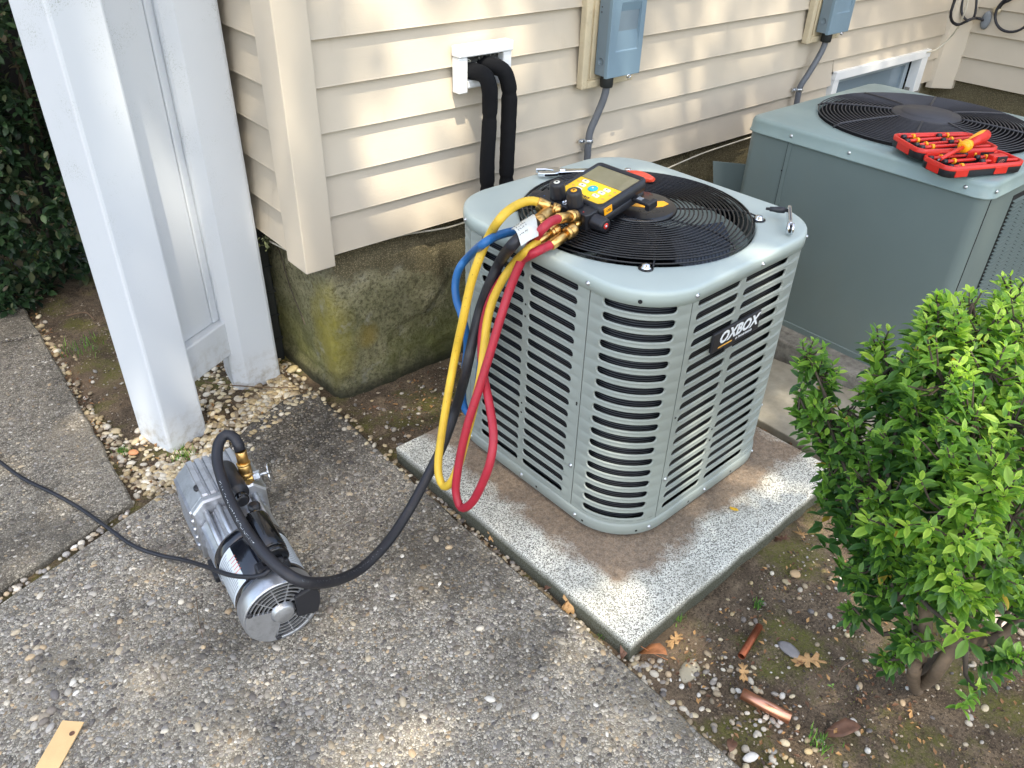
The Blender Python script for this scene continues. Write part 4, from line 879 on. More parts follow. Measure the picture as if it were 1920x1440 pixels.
# loose dark panel leaning behind, against the foundation
lp = thing('metal_panel', 'dark green loose metal panel leaning in the gap between the air conditioner and the foundation', 'metal panel', (2.8308, 1.939, 0.3))
A0, A1, A2, A3 = [V(p) for p in ((2.4977, 1.7479, 0.52), (2.5374, 1.6376, 0.5), (2.46, 1.62, .10), (2.4946, 1.7837, 0.42))]
A1 = A0 + V((.20, -.16, -.02)); A3 = A0 + V((.0, -.10, -.42)); A2 = A1 + (A3 - A0)
nrm = (A1 - A0).cross(A3 - A0).normalized() * .006
m_ = MB(); m_.add([A0, A1, A2, A3, A0 + nrm, A1 + nrm, A2 + nrm, A3 + nrm], [(0, 1, 2, 3), (7, 6, 5, 4), (0, 4, 5, 1), (1, 5, 6, 2), (2, 6, 7, 3), (3, 7, 4, 0)]); m_.obj('sheet', 'teal_paint', lp, bevel=.002)
m_ = MB(); e0, e3 = (A1 - A0), (A3 - A0); off = -nrm * .1 if nrm.y > 0 else nrm * 1.1
q = [A0 + e0 * .30 + e3 * .32, A0 + e0 * .75 + e3 * .32, A0 + e0 * .75 + e3 * .55, A0 + e0 * .30 + e3 * .55]; m_.add([p + off for p in q], [(0, 1, 2, 3)]); m_.obj('sticker', 'label_silver', lp)
# ================================================================ MANIFOLD GAUGE
KG = .957
GO = V((0, 0, 1.5)) + (V((1.41379, 1.30503, 0.8)) - V((0, 0, 1.5))) * KG
GM = Matrix((V((0.04528, -0.99897, 0.0)), V((0.97774, 0.04432, 0.20507)), V((-0.20486, -0.00929, 0.97874)))).transposed().to_4x4(); GM.translation = GO
ga = thing('manifold_gauge', 'black and yellow digital manifold gauge lying on the fan grille of the near air conditioner', 'gauge', mat=GM)
k = KG
def P2(pts): return [(x * k, y * k) for x, y in pts]
def rpoly(x0, y0, x1, y1, r, n=5):
    return [(p[0], p[1]) for p in rsq(x0, y0, x1, y1, r, 0, n)]
m_ = MB()
for z0_, z1_, e in ((-.048, -.026, .003), (-.0255, -.001, 0)):
    o_ = rpoly(-.080 * k + e, -.093 * k + e, .080 * k - e, .080 * k - e, .013); i_ = rpoly(-.080 * k + e + .003, -.093 * k + e + .003, .080 * k - e - .003, .080 * k - e - .003, .011)
    m_.loops([[(x, y, z0_) for x, y in i_], [(x, y, z0_ + .003) for x, y in o_], [(x, y, z1_ - .003) for x, y in o_], [(x, y, z1_) for x, y in i_]], 0, True, True, True, True)
m_.loops([[(x, y, -.001) for x, y in rpoly(-.077, -.089, .077, .077, .012)], [(x, y, .0035) for x, y in rpoly(-.0745, -.0865, .0745, .0745, .011)], [(x, y, .0035) for x, y in rpoly(-.0675, -.079, .0675, .067, .006)], [(x, y, -.0005) for x, y in rpoly(-.0665, -.078, .0665, .066, .006)]], 0, True)
m_.obj('case', 'black_plastic', ga, local=True)
m_ = MB(); m_.prism(rpoly(-.0665, .0, .0665, .0625, .002), -.0008, .0006); m_.obj('screen', 'lcd', ga, local=True)
m_ = MB(); m_.prism([(-.0665, -.0015), (-.0665, -.062), (-.050, -.0775), (.050, -.0775), (.0665, -.062), (.0665, -.0015)][::-1], -.0008, .0004); kp = m_.obj('keypad', 'yellow_plastic', ga, local=True)
for i, (x, y) in enumerate(((-.040, -.014), (-.034, -.032), (-.030, -.050), (.032, -.018), (.029, -.034), (.026, -.051))):
    m_ = MB(); m_.loops([[(p[0], p[1], .0006) for p in rpoly(x - .0095, y - .0058, x + .0095, y + .0058, .003, 3)], [(p[0], p[1], .0026) for p in rpoly(x - .0085, y - .005, x + .0085, y + .005, .003, 3)]], 0, False, True, False, True)
    o = m_.obj('key', 'white_key', ga, local=True); o.parent = kp
    m_ = MB(); m_.box((x - .003, y - .0012, .00265), (x + .003, y + .0012, .0029)); o = m_.obj('key_mark', 'print_dark', ga, local=True); o.parent = kp
m_ = MB(); m_.lathe([(.0125, .0005), (.0125, .0025), (.0110, .0036), (.0001, .0038)], (-.001, -.031, 0), n=24); o = m_.obj('round_key', 'cyan_key', ga, local=True); o.parent = kp
m_ = MB(); m_.lathe([(.0030, .0039), (.0030, .0041), (.0001, .0042)], (-.001, -.031, 0), n=10); o = m_.obj('key_mark', 'white_key', ga, local=True); o.parent = kp
m_ = MB()
for x, y in ((-.056, -.022), (-.054, -.042), (.053, -.030), (.050, -.052), (-.05, -.012), (.054, -.014)): m_.box((x - .004, y - .001, .00045), (x + .004, y + .001, .0006)); m_.box((x - .002, y - .004, .00045), (x + .002, y - .003, .0006))
o = m_.obj('pictogram', 'print_red', ga, local=True); o.parent = kp
text('fieldpiece', .0115, kp, 'print_dark', Matrix.Translation((.0, -.0665, .0005)), 'lettering', bold=.0003); text('WIRELESS MANIFOLD', .0045, kp, 'print_dark', Matrix.Translation((.0, -.0735, .0005)), 'small_lettering')
m_ = MB(); m_.box((.0745, -.078, -.022), (.0785, -.052, -.004)); m_.obj('port_cover', 'orange_yellow', ga, local=True, bevel=.001)
text('USB', .008, ga, 'print_dark', Matrix.Translation((.0787, -.065, -.013)) @ Matrix.Rotation(PI / 2, 4, 'Z') @ Matrix.Rotation(PI / 2, 4, 'X'), 'lettering')
# valve block with knobs
m_ = MB(); m_.prism([(-.100, -.126), (.062, -.126), (.068, -.115), (.068, -.088), (-.1, -.088)], -.047, -.003); m_.obj('valve_block', 'black_plastic', ga, local=True, bevel=.003)
def knob(x, y, z, ax, cap, capm, r=.020, h=.040):
    T = V(ax).to_track_quat('Z', 'Y').to_matrix().to_4x4(); T.translation = V((x, y, z)); m_ = MB(); n = 32; L = []
    for rr, zz in ((.80, 0), (1.02, .001), (1.0, .006), (.93, h * .8), (.86, h * .95), (.78, h), (.45, h)):
        L.append([tuple(T @ V((math.cos(2 * PI * i / n) * r * rr * (1 - (.07 if i % 4 == 0 and 0.003 < zz < h * .97 else 0)), math.sin(2 * PI * i / n) * r * rr * (1 - (.07 if i % 4 == 0 and .003 < zz < h * .97 else 0)), zz))) for i in range(n)])
    m_.loops(L, 0, True, True, True, True); o = m_.obj('knob', 'black_plastic', ga, local=True)
    m_ = MB(); m_.lathe([(.0075, h), (.0075, h + .0008), (.0001, h + .001)], n=18, T=T); c_ = m_.obj('knob_cap', capm, ga, local=True); c_.parent = o
    m_ = MB(); m_.lathe([(.0028, h + .001), (.0028, h + .0014), (.0001, h + .0014)], n=8, T=T); c_ = m_.obj('cap_mark', 'print_dark' if capm != 'red_plastic' else 'print_white', ga, local=True); c_.parent = o
knob(-.047, -.102, -.003, (0, 0, 1), 0, 'white_key'); knob(.013, -.107, -.003, (0, 0, 1), 0, 'orange_yellow')
knob(.067, -.104, -.026, (1, 0, 0), 0, 'red_plastic', .019, .038); knob(-.099, -.104, -.026, (-1, 0, 0), 0, 'blue_hose', .019, .032)
m_ = MB(); m_.lathe([(.009, -.003), (.009, -.0022), (.0075, -.002), (.0075, -.0027), (.0001, -.0027)], (-.016, -.109, 0), n=20, cap=False); m_.obj('sight_glass', 'chrome', ga, local=True)
for x, mt in ((-.080, 'blue_hose'), (.048, 'red_plastic')):
    m_ = MB(); m_.lathe([(.0018, -.003), (.0018, -.0024), (.0001, -.0023)], (x, -.116, 0), n=8); m_.obj('marker_dot', mt, ga, local=True)
for sg, x1 in ((1, .118), (-1, .100)):
    m_ = MB(); xa, xb = sorted((sg * .072, sg * x1)); m_.box((xa, .022, -.034), (xb, .042, -.026)); xa, xb = sorted((sg * (x1 - .001), sg * (x1 + .012))); m_.box((xa, .016, -.040), (xb, .048, -.022)); m_.obj('strap_clip', 'black_plastic', ga, local=True, bevel=.002)
    m_ = MB(); xa, xb = sorted((sg * .084, sg * .098)); m_.box((xa, .026, -.0258), (xb, .038, -.0245)); m_.obj('clip_label', 'print_grey', ga, local=True)
# brass ports in front of the block
def brass(name, pts, r, mat='brass', n=14): return MB().tube(pts, r, n).obj(name, mat, ga, local=True)
for x in (-.078, -.038, .006, .044):
    m_ = MB(); m_.cyl((x, -.126, -.026), (x, -.144, -.026), .0085, 16); m_.obj('brass_port', 'brass', ga, local=True)
# ================================================================ HOSES
def nut(mb_, a_, b_, r, n=20, knurl=True):       # knurled brass coupling from a to b
    a_ = V(a_); b_ = V(b_); h = (b_ - a_).length
    mb_.lathe([(r * .7, 0), (r, .0015), (r * 1.02, h * .3), (r * .94, h * .33), (r * .94, h * .36), (r, h * .4), (r, h * .8), (r * .8, h), (r * .5, h)], a_, b_ - a_, n, 1 if knurl else 0)
HP = {}
def hose(name, label, pts, r, mat, fit0=None, fit1=None, group=None):
    P = spline(pts, .012); t_ = thing(name, label, 'hose', tuple(P[0]), group=group)
    MB().tube(P, r, 12).obj('tube', mat, t_); HP[mat] = (t_, P, r)
    for f_ in (fit0, fit1):
        if f_ is None: continue
        m_ = MB()
        a_, b_ = V(f_[0]), V(f_[1]); d = (b_ - a_)
        m_.cyl(a_ - d * .15, a_ + d * .45, r * 1.16, 14, 0); m_.cyl(a_ + d * .40, a_ + d * .62, r * .62, 12, 0); nut(m_, a_ + d * .58, b_, r * 1.42)
        m_.obj('brass_fitting', ['brass', 'brass_knurl'], t_)
    return t_
ytop = [(1.1858, 1.2764, 0.812), (1.1734, 1.2923, 0.815), (1.1461, 1.2948, 0.818), (1.0985, 1.2802, 0.82), (1.0387, 1.2488, 0.82), (1.0449, 1.2947, 0.7607), (1.0149, 1.2935, 0.7129)]
yh = hose('hose', 'yellow refrigerant hose arching over the lid edge and hanging in a long loop', ytop + [(0.9995, 1.3057, 0.646), (0.9813, 1.3117, 0.5569), (0.9785, 1.3379, 0.4548), (0.9439, 1.3251, 0.3559), (0.9094, 1.3086, 0.2588), (0.8848, 1.294, 0.186), (0.8705, 1.2732, 0.152), (0.8663, 1.247, 0.1381), (0.8721, 1.222, 0.1668), (0.8922, 1.2167, 0.2159), (0.922, 1.2243, 0.2845), (0.947, 1.2263, 0.3618), (0.9718, 1.2331, 0.4341), (1.0059, 1.2604, 0.4981), (1.0284, 1.2771, 0.5562), (1.0502, 1.2828, 0.6042), (1.0706, 1.2713, 0.6561), (1.0863, 1.2493, 0.7011)] + [(1.0532, 1.1737, 0.768), (1.1009, 1.1892, 0.772)], .0104, 'yellow_hose',
     ((1.1838, 1.2779, 0.812), (1.2164, 1.2462, 0.795)), ((1.0971, 1.1885, 0.772), (1.1619, 1.1937, 0.785)))
rh = hose('hose', 'red refrigerant hose hanging from the lid edge in a narrow loop', [(1.1607, 1.1811, 0.815), (1.1264, 1.1754, 0.818), (1.0872, 1.1629, 0.815)] + [(1.0909, 1.199, 0.7673), (1.0704, 1.2144, 0.7153), (1.0472, 1.2217, 0.6522), (1.0173, 1.2163, 0.5908), (0.9825, 1.2108, 0.5094), (0.9476, 1.2064, 0.428), (0.9176, 1.2051, 0.3556), (0.8927, 1.203, 0.2791), (0.8728, 1.1975, 0.2079), (0.8631, 1.19, 0.157), (0.8589, 1.1629, 0.1307), (0.865, 1.1272, 0.1712), (0.8807, 1.1058, 0.2414), (0.9009, 1.1016, 0.3046), (0.9252, 1.1228, 0.3542), (0.9536, 1.173, 0.3975), (0.9771, 1.2233, 0.4371), (1.0008, 1.2641, 0.4755), (1.025, 1.2909, 0.5214), (1.0448, 1.2978, 0.5735), (1.0602, 1.2855, 0.6255), (1.0787, 1.2697, 0.6668), (1.0934, 1.2463, 0.7003)] + [(1.0555, 1.1552, 0.768), (1.0929, 1.159, 0.77), (1.1237, 1.1617, 0.772)], .0104, 'red_hose',
     ((1.1557, 1.181, 0.815), (1.2267, 1.2034, 0.795)), ((1.1199, 1.161, 0.772), (1.1929, 1.1707, 0.785)))
bh = hose('hose', 'blue refrigerant hose curling down beside the rounded left corner of the near air conditioner', [(1.1729, 1.2698, 0.765), (1.1298, 1.2675, 0.765), (1.091, 1.2747, 0.766), (1.047, 1.2726, 0.768), (0.9966, 1.257, 0.768), (1.0743, 1.4073, 0.6607), (1.0655, 1.4352, 0.6207), (1.0553, 1.4403, 0.5803), (1.0458, 1.424, 0.5419), (1.0369, 1.3903, 0.5139), (1.0423, 1.376, 0.4434), (1.0468, 1.3921, 0.3516), (1.0464, 1.4046, 0.2674), (1.0468, 1.3937, 0.2144), (1.0524, 1.3724, 0.2115), (1.0579, 1.3582, 0.2795), (1.0632, 1.3493, 0.3673), (1.0683, 1.3452, 0.4487), (1.0737, 1.3315, 0.5307), (1.0846, 1.305, 0.6124), (1.0911, 1.2564, 0.6902)], .0100, 'blue_hose')
KP = [(1.1292, 1.2332, 0.79), (1.0751, 1.2056, 0.792), (1.0187, 1.1804, 0.79), (1.0752, 1.2859, 0.697), (1.0595, 1.3051, 0.6373), (1.044, 1.3217, 0.5676), (1.0143, 1.313, 0.4997), (0.9816, 1.3033, 0.4083), (0.991, 1.3592, 0.265), (0.9337, 1.3379, 0.19), (0.8697, 1.3211, 0.125), (0.7861, 1.2882, 0.075), (0.6965, 1.2528, 0.045), (0.6053, 1.2194, 0.045), (0.5289, 1.1858, 0.085), (0.4604, 1.1511, 0.15), (0.4153, 1.146, 0.195), (0.3918, 1.1912, 0.215), (0.3825, 1.2653, 0.225), (0.3833, 1.3497, 0.235), (0.3945, 1.443, 0.25), (0.4124, 1.524, 0.27), (0.4365, 1.5654, 0.29), (0.461, 1.5746, 0.3), (0.4739, 1.5541, 0.295), (0.4729, 1.5318, 0.27)]
P = spline(KP, .012)
bk = thing('vacuum_hose', 'thick black vacuum hose running from the gauge down to the vacuum pump', 'hose', tuple(P[0]))
MB().tube(P, .0130, 14).obj('tube', 'black_rubber', bk)
m_ = MB(); a_, b_ = V((1.1292, 1.2332, 0.79)), V((1.1984, 1.2595, 0.795)); nut(m_, a_, b_, .0165); m_.obj('brass_fitting', ['brass', 'brass_knurl'], bk)
def printing(par, P_, r_, k0, k1, mat, sd_, side=(-.5, -.6, .6), dens=.72):
    rr_ = random.Random(sd_); m_ = MB()
    for i_ in range(k0, min(k1, len(P_) - 2)):
        for q_ in range(3):
            if rr_.random() > dens: continue
            p0 = P_[i_].lerp(P_[i_ + 1], q_ / 3); d_ = (P_[i_ + 1] - P_[i_]).normalized(); n_ = (V(side) - d_ * V(side).dot(d_)).normalized(); s_ = d_.cross(n_)
            for _ in range(2):
                a_ = p0 + n_ * (r_ + .0002) + s_ * rr_.uniform(-.0022, .0022) + d_ * rr_.uniform(0, .0015); w_, h_ = rr_.uniform(.0005, .0018), rr_.uniform(.0005, .0016)
                m_.add([a_, a_ + d_ * w_, a_ + d_ * w_ + s_ * h_, a_ + s_ * h_], [(0, 1, 2, 3)])
    o_ = m_.obj('printed_lettering', mat, par); o_['kind'] = 'stuff'; return o_
for k_, m_k in (('red_hose', 'print_dark'), ('yellow_hose', 'print_dark')):
    t_h, P_h, r_h = HP[k_]; printing(t_h, P_h, r_h, int(len(P_h) * .12), int(len(P_h) * .42), m_k, 9, (-.7, -.7, .1), .16)
n_p = len(P); printing(bk, P, .0130, int(n_p * .80), int(n_p * .90), 'print_white', 5, (-.6, -.2, .75)); printing(bk, P, .0130, int(n_p * .58), int(n_p * .74), 'print_grey', 6, (-.2, -.5, .8), .5)
# paper tag wrapped round the hose
tg = thing('paper_tag', 'white handwritten paper tag wrapped round the thick black hose by its brass fitting', 'tag', (1.0819, 1.2134, 0.79))
q = [V(p) for p in ((1.0453, 1.2198, 0.806), (1.1333, 1.2464, 0.81), (1.0713, 1.1583, 0.806), (1.0162, 1.1516, 0.8))]
rows = []
for i in range(9):
    u = i / 8; a_ = q[0].lerp(q[3], u); b_ = q[1].lerp(q[2], u); rows.append([tuple(a_.lerp(b_, w) + V((0, 0, .014 * math.sin(u * PI) - .004 * abs(w - .5)))) for w in (0, .25, .5, .75, 1)])
rows2 = [[(x, y, z - .0012) for x, y, z in r_2] for r_2 in rows]
m_ = MB(); m_.loops(rows, 0, True, False); m_.loops([r_2[::-1] for r_2 in rows2], 0, True, False); pt = m_.obj('paper', 'label_paper', tg)
m_ = MB(); rr_ = random.Random(3)
for l_ in range(4):
    for c_ in range(5 - (l_ == 0)):
        u = .16 + l_ * .19; w = .10 + .09 * c_ + rr_.uniform(-.01, .01); p0 = q[0].lerp(q[3], u).lerp(q[1].lerp(q[2], u), w) + V((0, 0, .014 * math.sin(u * PI) - .004 * abs(w - .5) + .0012)); pts = [p0]
        for _ in range(4): pts.append(p0 + (q[1] - q[0]) * rr_.uniform(-.035, .035) + (q[3] - q[0]) * rr_.uniform(-.05, .05))
        m_.tube(pts, .0003, 4)
o = m_.obj('handwriting', 'print_dark', tg)
# ================================================================ VACUUM PUMP
PR = rad(-6.5)
pu = thing('vacuum_pump', 'silver and black vacuum pump lying on the patio slab with a brass valve', 'vacuum pump', (.380, 1.180, .002), PR)
R = .086
m_ = MB()     # fan cap rim
m_.lathe([(R * .93, .004), (R * .98, .0), (R, .006), (R * 1.01, .025), (R * 1.0, .047), (R * .96, .049)], (0, 0, R), (0, 1, 0), 48, cap=False); m_.lathe([(R * .93, .004), (R * .925, .030)], (0, 0, R), (0, 1, 0), 48, cap=False)
fc = m_.obj('fan_cover', 'cast_alu', pu, local=True)
m_ = MB(); m_.lathe([(.0001, .024), (R * .95, .024)], (0, 0, R), (0, 1, 0), 40, cap=False); m_.obj('cover_backing', 'cavity_black', pu, local=True)
def onface(r, t_, y=.002): return (r * math.cos(t_), y, R + r * math.sin(t_))
for r in (.036, .046, .056, .066, .076):
    m_ = MB(); L = []
    for dr, dy in ((-.0014, .004), (-.0014, 0), (.0014, 0), (.0014, .004)): L.append([onface(r + dr, i * PI / 24, dy + .001) for i in range(48)])
    m_.loops(L, 0, False); o = m_.obj('vent_ring', 'cast_alu', pu, local=True); o.parent = fc
for i in range(12):
    t_ = i * PI / 6 + .2; m_ = MB(); d = V((math.cos(t_), 0, math.sin(t_))); s_2 = V((-math.sin(t_), 0, math.cos(t_))) * .0013; a_ = V((0, .0015, R)) + d * .026; b_ = V((0, .0015, R)) + d * .080; y_ = V((0, .004, 0))
    m_.add([a_ - s_2, b_ - s_2, b_ + s_2, a_ + s_2, a_ - s_2 + y_, b_ - s_2 + y_, b_ + s_2 + y_, a_ + s_2 + y_], [(0, 1, 2, 3), (0, 4, 5, 1), (2, 6, 7, 3)]); o = m_.obj('vent_spoke', 'cast_alu', pu, local=True); o.parent = fc
m_ = MB(); m_.lathe([(.028, .002), (.028, .0), (.025, -.003), (.0235, -.008), (.021, -.010), (.0001, -.0105)], (0, 0, R), (0, 1, 0), 32, cap=False); o = m_.obj('hub', 'cast_alu', pu, local=True); o.parent = fc
m_ = MB(); sec = [(.024, .5), (.034, .35)]
pl = [onface(.0275, rad(a_), -.0012) for a_ in range(150, 251, 10)] + [onface(R * .955, rad(a_), -.0012) for a_ in range(247, 152, -8)]
m_.add(pl + [(x, y + .006, z) for x, y, z in pl], [tuple(range(len(pl)))] + [(i, i + len(pl), (i + 1) % len(pl) + len(pl), (i + 1) % len(pl)) for i in range(len(pl))]); o = m_.obj('solid_plate', 'cast_alu', pu, local=True); o.parent = fc
m_ = MB(); pl = [(.028, -.008, R - .030), (.075, -.008, R - .040), (.084, -.008, R - .015), (.086, -.008, R + .012), (.076, -.008, R + .045), (.030, -.008, R + .034)]
m_.add(pl + [(x, .02, z) for x, y, z in pl], [tuple(range(6))[::-1]] + [(i, (i + 1) % 6, (i + 1) % 6 + 6, i + 6) for i in range(6)]); m_.obj('switch_cover', 'black_plastic', pu, local=True, bevel=.004)
for a_ in (155, 255, 330):
    x, y, z = onface(R * .88, rad(a_), .0); m_ = MB(); m_.lathe([(.006, .002), (.006, -.003), (.003, -.004), (.0028, -.002), (.0001, -.002)], (x, y, z), (0, 1, 0), 10, cap=False); m_.obj('cover_screw', 'print_dark', pu, local=True)
# barrel
def bar(name, r, y0, y1, mat, n=48): m_ = MB(); m_.lathe([(r - .001, y0), (r, y0 + .001), (r, y1 - .001), (r - .001, y1)], (0, 0, R), (0, 1, 0), n, cap=False); return m_.obj(name, mat, pu, local=True)
bl = bar('motor_barrel', R - .003, .045, .215, 'blue_black')
def patch(name, r, t0, t1, y0, y1, mat, parent=None, n=18):
    m_ = MB(); m_.loops([[(r * math.sin(rad(t0 + (t1 - t0) * i / n)), y, R + r * math.cos(rad(t0 + (t1 - t0) * i / n))) for i in range(n + 1)] for y in (y0, y1)], 0, True, False)
    o = m_.obj(name, mat, pu, local=True)
    if parent: o.parent = parent
    return o
lb = patch('rating_label', R - .0022, -150, -36, .066, .182, 'label_silver'); lb2 = patch('rating_label', R - .0022, 38, 110, .066, .182, 'label_silver')
for i in range(15): patch('print_line', R - .0016, -92, -52 + (i % 3) * 3, .074 + i * .0070, .0757 + i * .0070, 'print_grey', lb, 6)
for i in range(5): patch('print_line', R - .0016, -46, -34, .105 + i * .011, .1075 + i * .011, 'print_red', lb, 3)
for i in range(14): patch('print_line', R - .0016, 42, 80 - (i % 4) * 4, .074 + i * .0074, .0757 + i * .0074, 'print_grey', lb2, 6)
bar('barrel_band', R - .0012, .046, .064, 'blue_black'); bar('barrel_band', R - .0012, .184, .216, 'blue_black')
# gearcase and finned oil case
def ribbed(y0, y1, hw, top, bot, name, depth=.005, nx_=7, nz_=5, mat='cast_alu'):
    m_ = MB(); pts = []
    x0, x1 = -hw, hw; ch = .028
    def ridge(a_, b_, n): # ribs along an edge
        a_ = V(a_); b_ = V(b_); d = (b_ - a_); nrm = V((-d.y, d.x)).normalized(); out = []
        for i in range(n):
            for u, h in ((.06, 0), (.16, depth), (.84, depth), (.94, 0)): out.append(tuple(a_ + d * ((i + u) / n) + nrm * h))
        return out
    P = [(x1, bot), (x1, top - ch), (x1 - ch, top), (x0 + ch, top), (x0, top - ch), (x0, bot)]
    sec = ridge(P[1], P[0], nz_)[::1]
    sec = ridge(P[0], P[1], nz_) if 0 else sec
    outl = [P[0]] + ridge(V(P[0]), V(P[1]), nz_)[::1]
    out = []
    for a_, b_, n in ((P[0], P[1], nz_), (P[1], P[2], 1), (P[2], P[3], nx_), (P[3], P[4], 1), (P[4], P[5], nz_)):
        a_ = V(a_); b_ = V(b_); d = b_ - a_; nr = V((d.y, -d.x)).normalized(); out.append(tuple(a_))
        if n > 1:
            for i in range(n):
                for u, h in ((.08, 0), (.2, depth), (.8, depth), (.92, 0)): out.append(tuple(a_ + d * ((i + u) / n) + nr * h))
    out.append(P[5])
    L = [[(x * s_3, y, bot + (z - bot) * s_3) for x, z in out] for y, s_3 in ((y0, .97), (y0 + .004, 1), (y1 - .006, 1), (y1, .96))]
    m_.loops(L, 0, False, True, True, True); return m_.obj(name, mat, pu, local=True)
ribbed(.216, .338, .074, .140, .006, 'gear_case', .006, 5, 4)
ribbed(.337, .360, .090, .176, .0, 'case_flange', .0, 1, 1)
ribbed(.360, .512, .088, .170, .004, 'oil_case', .007, 6, 5)
m_ = MB(); m_.box((-.09, .24, -.001), (-.05, .31, .02)); m_.box((.05, .24, -.001), (.09, .31, .02)); m_.box((-.075, .10, -.001), (.075, .25, .012)); m_.obj('foot', 'black_plastic', pu, local=True, bevel=.004)
for i in range(5):
    x = -.06 + .03 * i; m_ = MB(); m_.cyl((x, .205, .150 - abs(i - 2) * .012), (x, .340, .158 - abs(i - 2) * .008), .0075, 10); m_.obj('cooling_rib', 'cast_alu', pu, local=True)
# capacitor housing on top of the motor
m_ = MB(); m_.lathe([(.029, 0), (.032, .004), (.032, .118), (.030, .125), (.0001, .127)], (.020, .070, R * 2 + .020), (0, 1, 0), 28); m_.lathe([(.027, -.016), (.030, -.014), (.030, .0)], (.020, .070, R * 2 + .020), (0, 1, 0), 24)
cp = m_.obj('capacitor_housing', 'black_gloss', pu, local=True)
m_ = MB(); m_.box((-.026, .045, R * 2 - .020), (.046, .075, R * 2 + .012)); m_.obj('terminal_box', 'black_plastic', pu, local=True, bevel=.005)
m_ = MB(); m_.lathe([(.010, 0), (.009, .012), (.005, .014)], (.026, .052, R * 2 + .010), (0, -.6, 1), 14); m_.obj('cord_grip', 'black_plastic', pu, local=True)
# exhaust handle
m_ = MB(); m_.lathe([(.010, -.03), (.0150, -.028), (.0150, .0), (.025, .001), (.026, .006), (.026, .110), (.022, .122), (.0001, .125)], (.014, .285, .205), (0, 1, -.05), 26); m_.obj('handle', 'black_plastic', pu, local=True)
m_ = MB(); m_.lathe([(.0150, -.002), (.017, 0), (.017, .014), (.015, .016)], (.014, .258, .2065), (0, 1, -.05), 20, cap=False); m_.cyl((.014, .35, .165), (.014, .35, .19), .012, 14); m_.obj('exhaust_port', 'black_gloss', pu, local=True)
m_ = MB(); m_.lathe([(.013, 0), (.015, .004), (.015, .016), (.008, .02)], (.040, .275, .150), (0, 0, 1), 12); m_.obj('oil_cap', 'black_plastic', pu, local=True)
m_ = MB(); m_.lathe([(.012, 0), (.012, .006), (.008, .008)], (-.055, .40, .168), (0, 0, 1), 12); m_.obj('drain_plug', 'black_plastic', pu, local=True)
# brass valve
bp = V((0.4714, 1.5231, 0.19)); tp = V((0.4736, 1.5334, 0.262)); wl_ = V((0.5209, 1.4998, 0.2))
m_ = MB(); m_.cyl(bp - V((0, 0, .035)), bp + V((0, 0, .012)), .0115, 14, 0); nut(m_, bp + V((0, 0, .006)), bp.lerp(tp, .62), .0155); m_.cyl(bp.lerp(tp, .6), tp + V((0, 0, .008)), .0135, 16, 1)
m_.lathe([(.0155, 0), (.0170, .002), (.0170, .005), (.0155, .007)], bp.lerp(tp, .56), tp - bp, 18, 0)
m_.cyl(bp - (wl_ - bp) * .25, bp + (wl_ - bp) * .30, .0115, 14, 0); m_.obj('brass_valve', ['brass', 'brass_knurl'], pu)
m_ = MB(); d = wl_ - bp; m_.lathe([(.009, 0), (.0125, .001), (.0125, .016), (.010, .018)], bp + d * .30, d, 6, 0, sm=False); m_.cyl(bp + d * .5, wl_ + d * .06, .0035, 10); m_.obj('valve_stem', 'screw_metal', pu)
m_ = MB(); x_, y_, z_ = frame(d); n = 40; L = []
for rr, h in ((.006, -.003), (.019, -.003), (.0215, 0), (.019, .003), (.006, .003)):
    L.append([tuple(wl_ + z_ * h + (x_ * math.cos(2 * PI * i / n) + y_ * math.sin(2 * PI * i / n)) * rr * (1 + (.09 * math.cos(8 * 2 * PI * i / n) if rr > .015 else 0))) for i in range(n)])
m_.loops(L, 0, True, True, True, True); m_.obj('hand_wheel', 'chrome', pu)
# power cord
cd = [(-1.6, 2.1, .006), (-1.0, 1.9, .006), (-.55, 2.15, .006), (-0.0491, 2.4986, 0.006), (0.0011, 2.3242, 0.006), (0.0233, 2.2338, 0.006), (0.0572, 2.114, 0.006), (0.1035, 2.0025, 0.006), (0.1418, 1.8976, 0.006), (0.1743, 1.783, 0.006), (0.2049, 1.6719, 0.008), (0.2438, 1.5896, 0.016), (0.2791, 1.5125, 0.04), (0.3038, 1.4038, 0.09), (0.322, 1.3085, 0.135), (0.3483, 1.2453, 0.165), (0.3698, 1.2205, 0.18), (0.386, 1.2173, 0.19)]
tag(MB().tube(spline(cd, .015), .0052, 10).obj('power_cord', 'black_rubber'), 'thin black power cord trailing across the slabs from the left to the vacuum pump', 'cord')
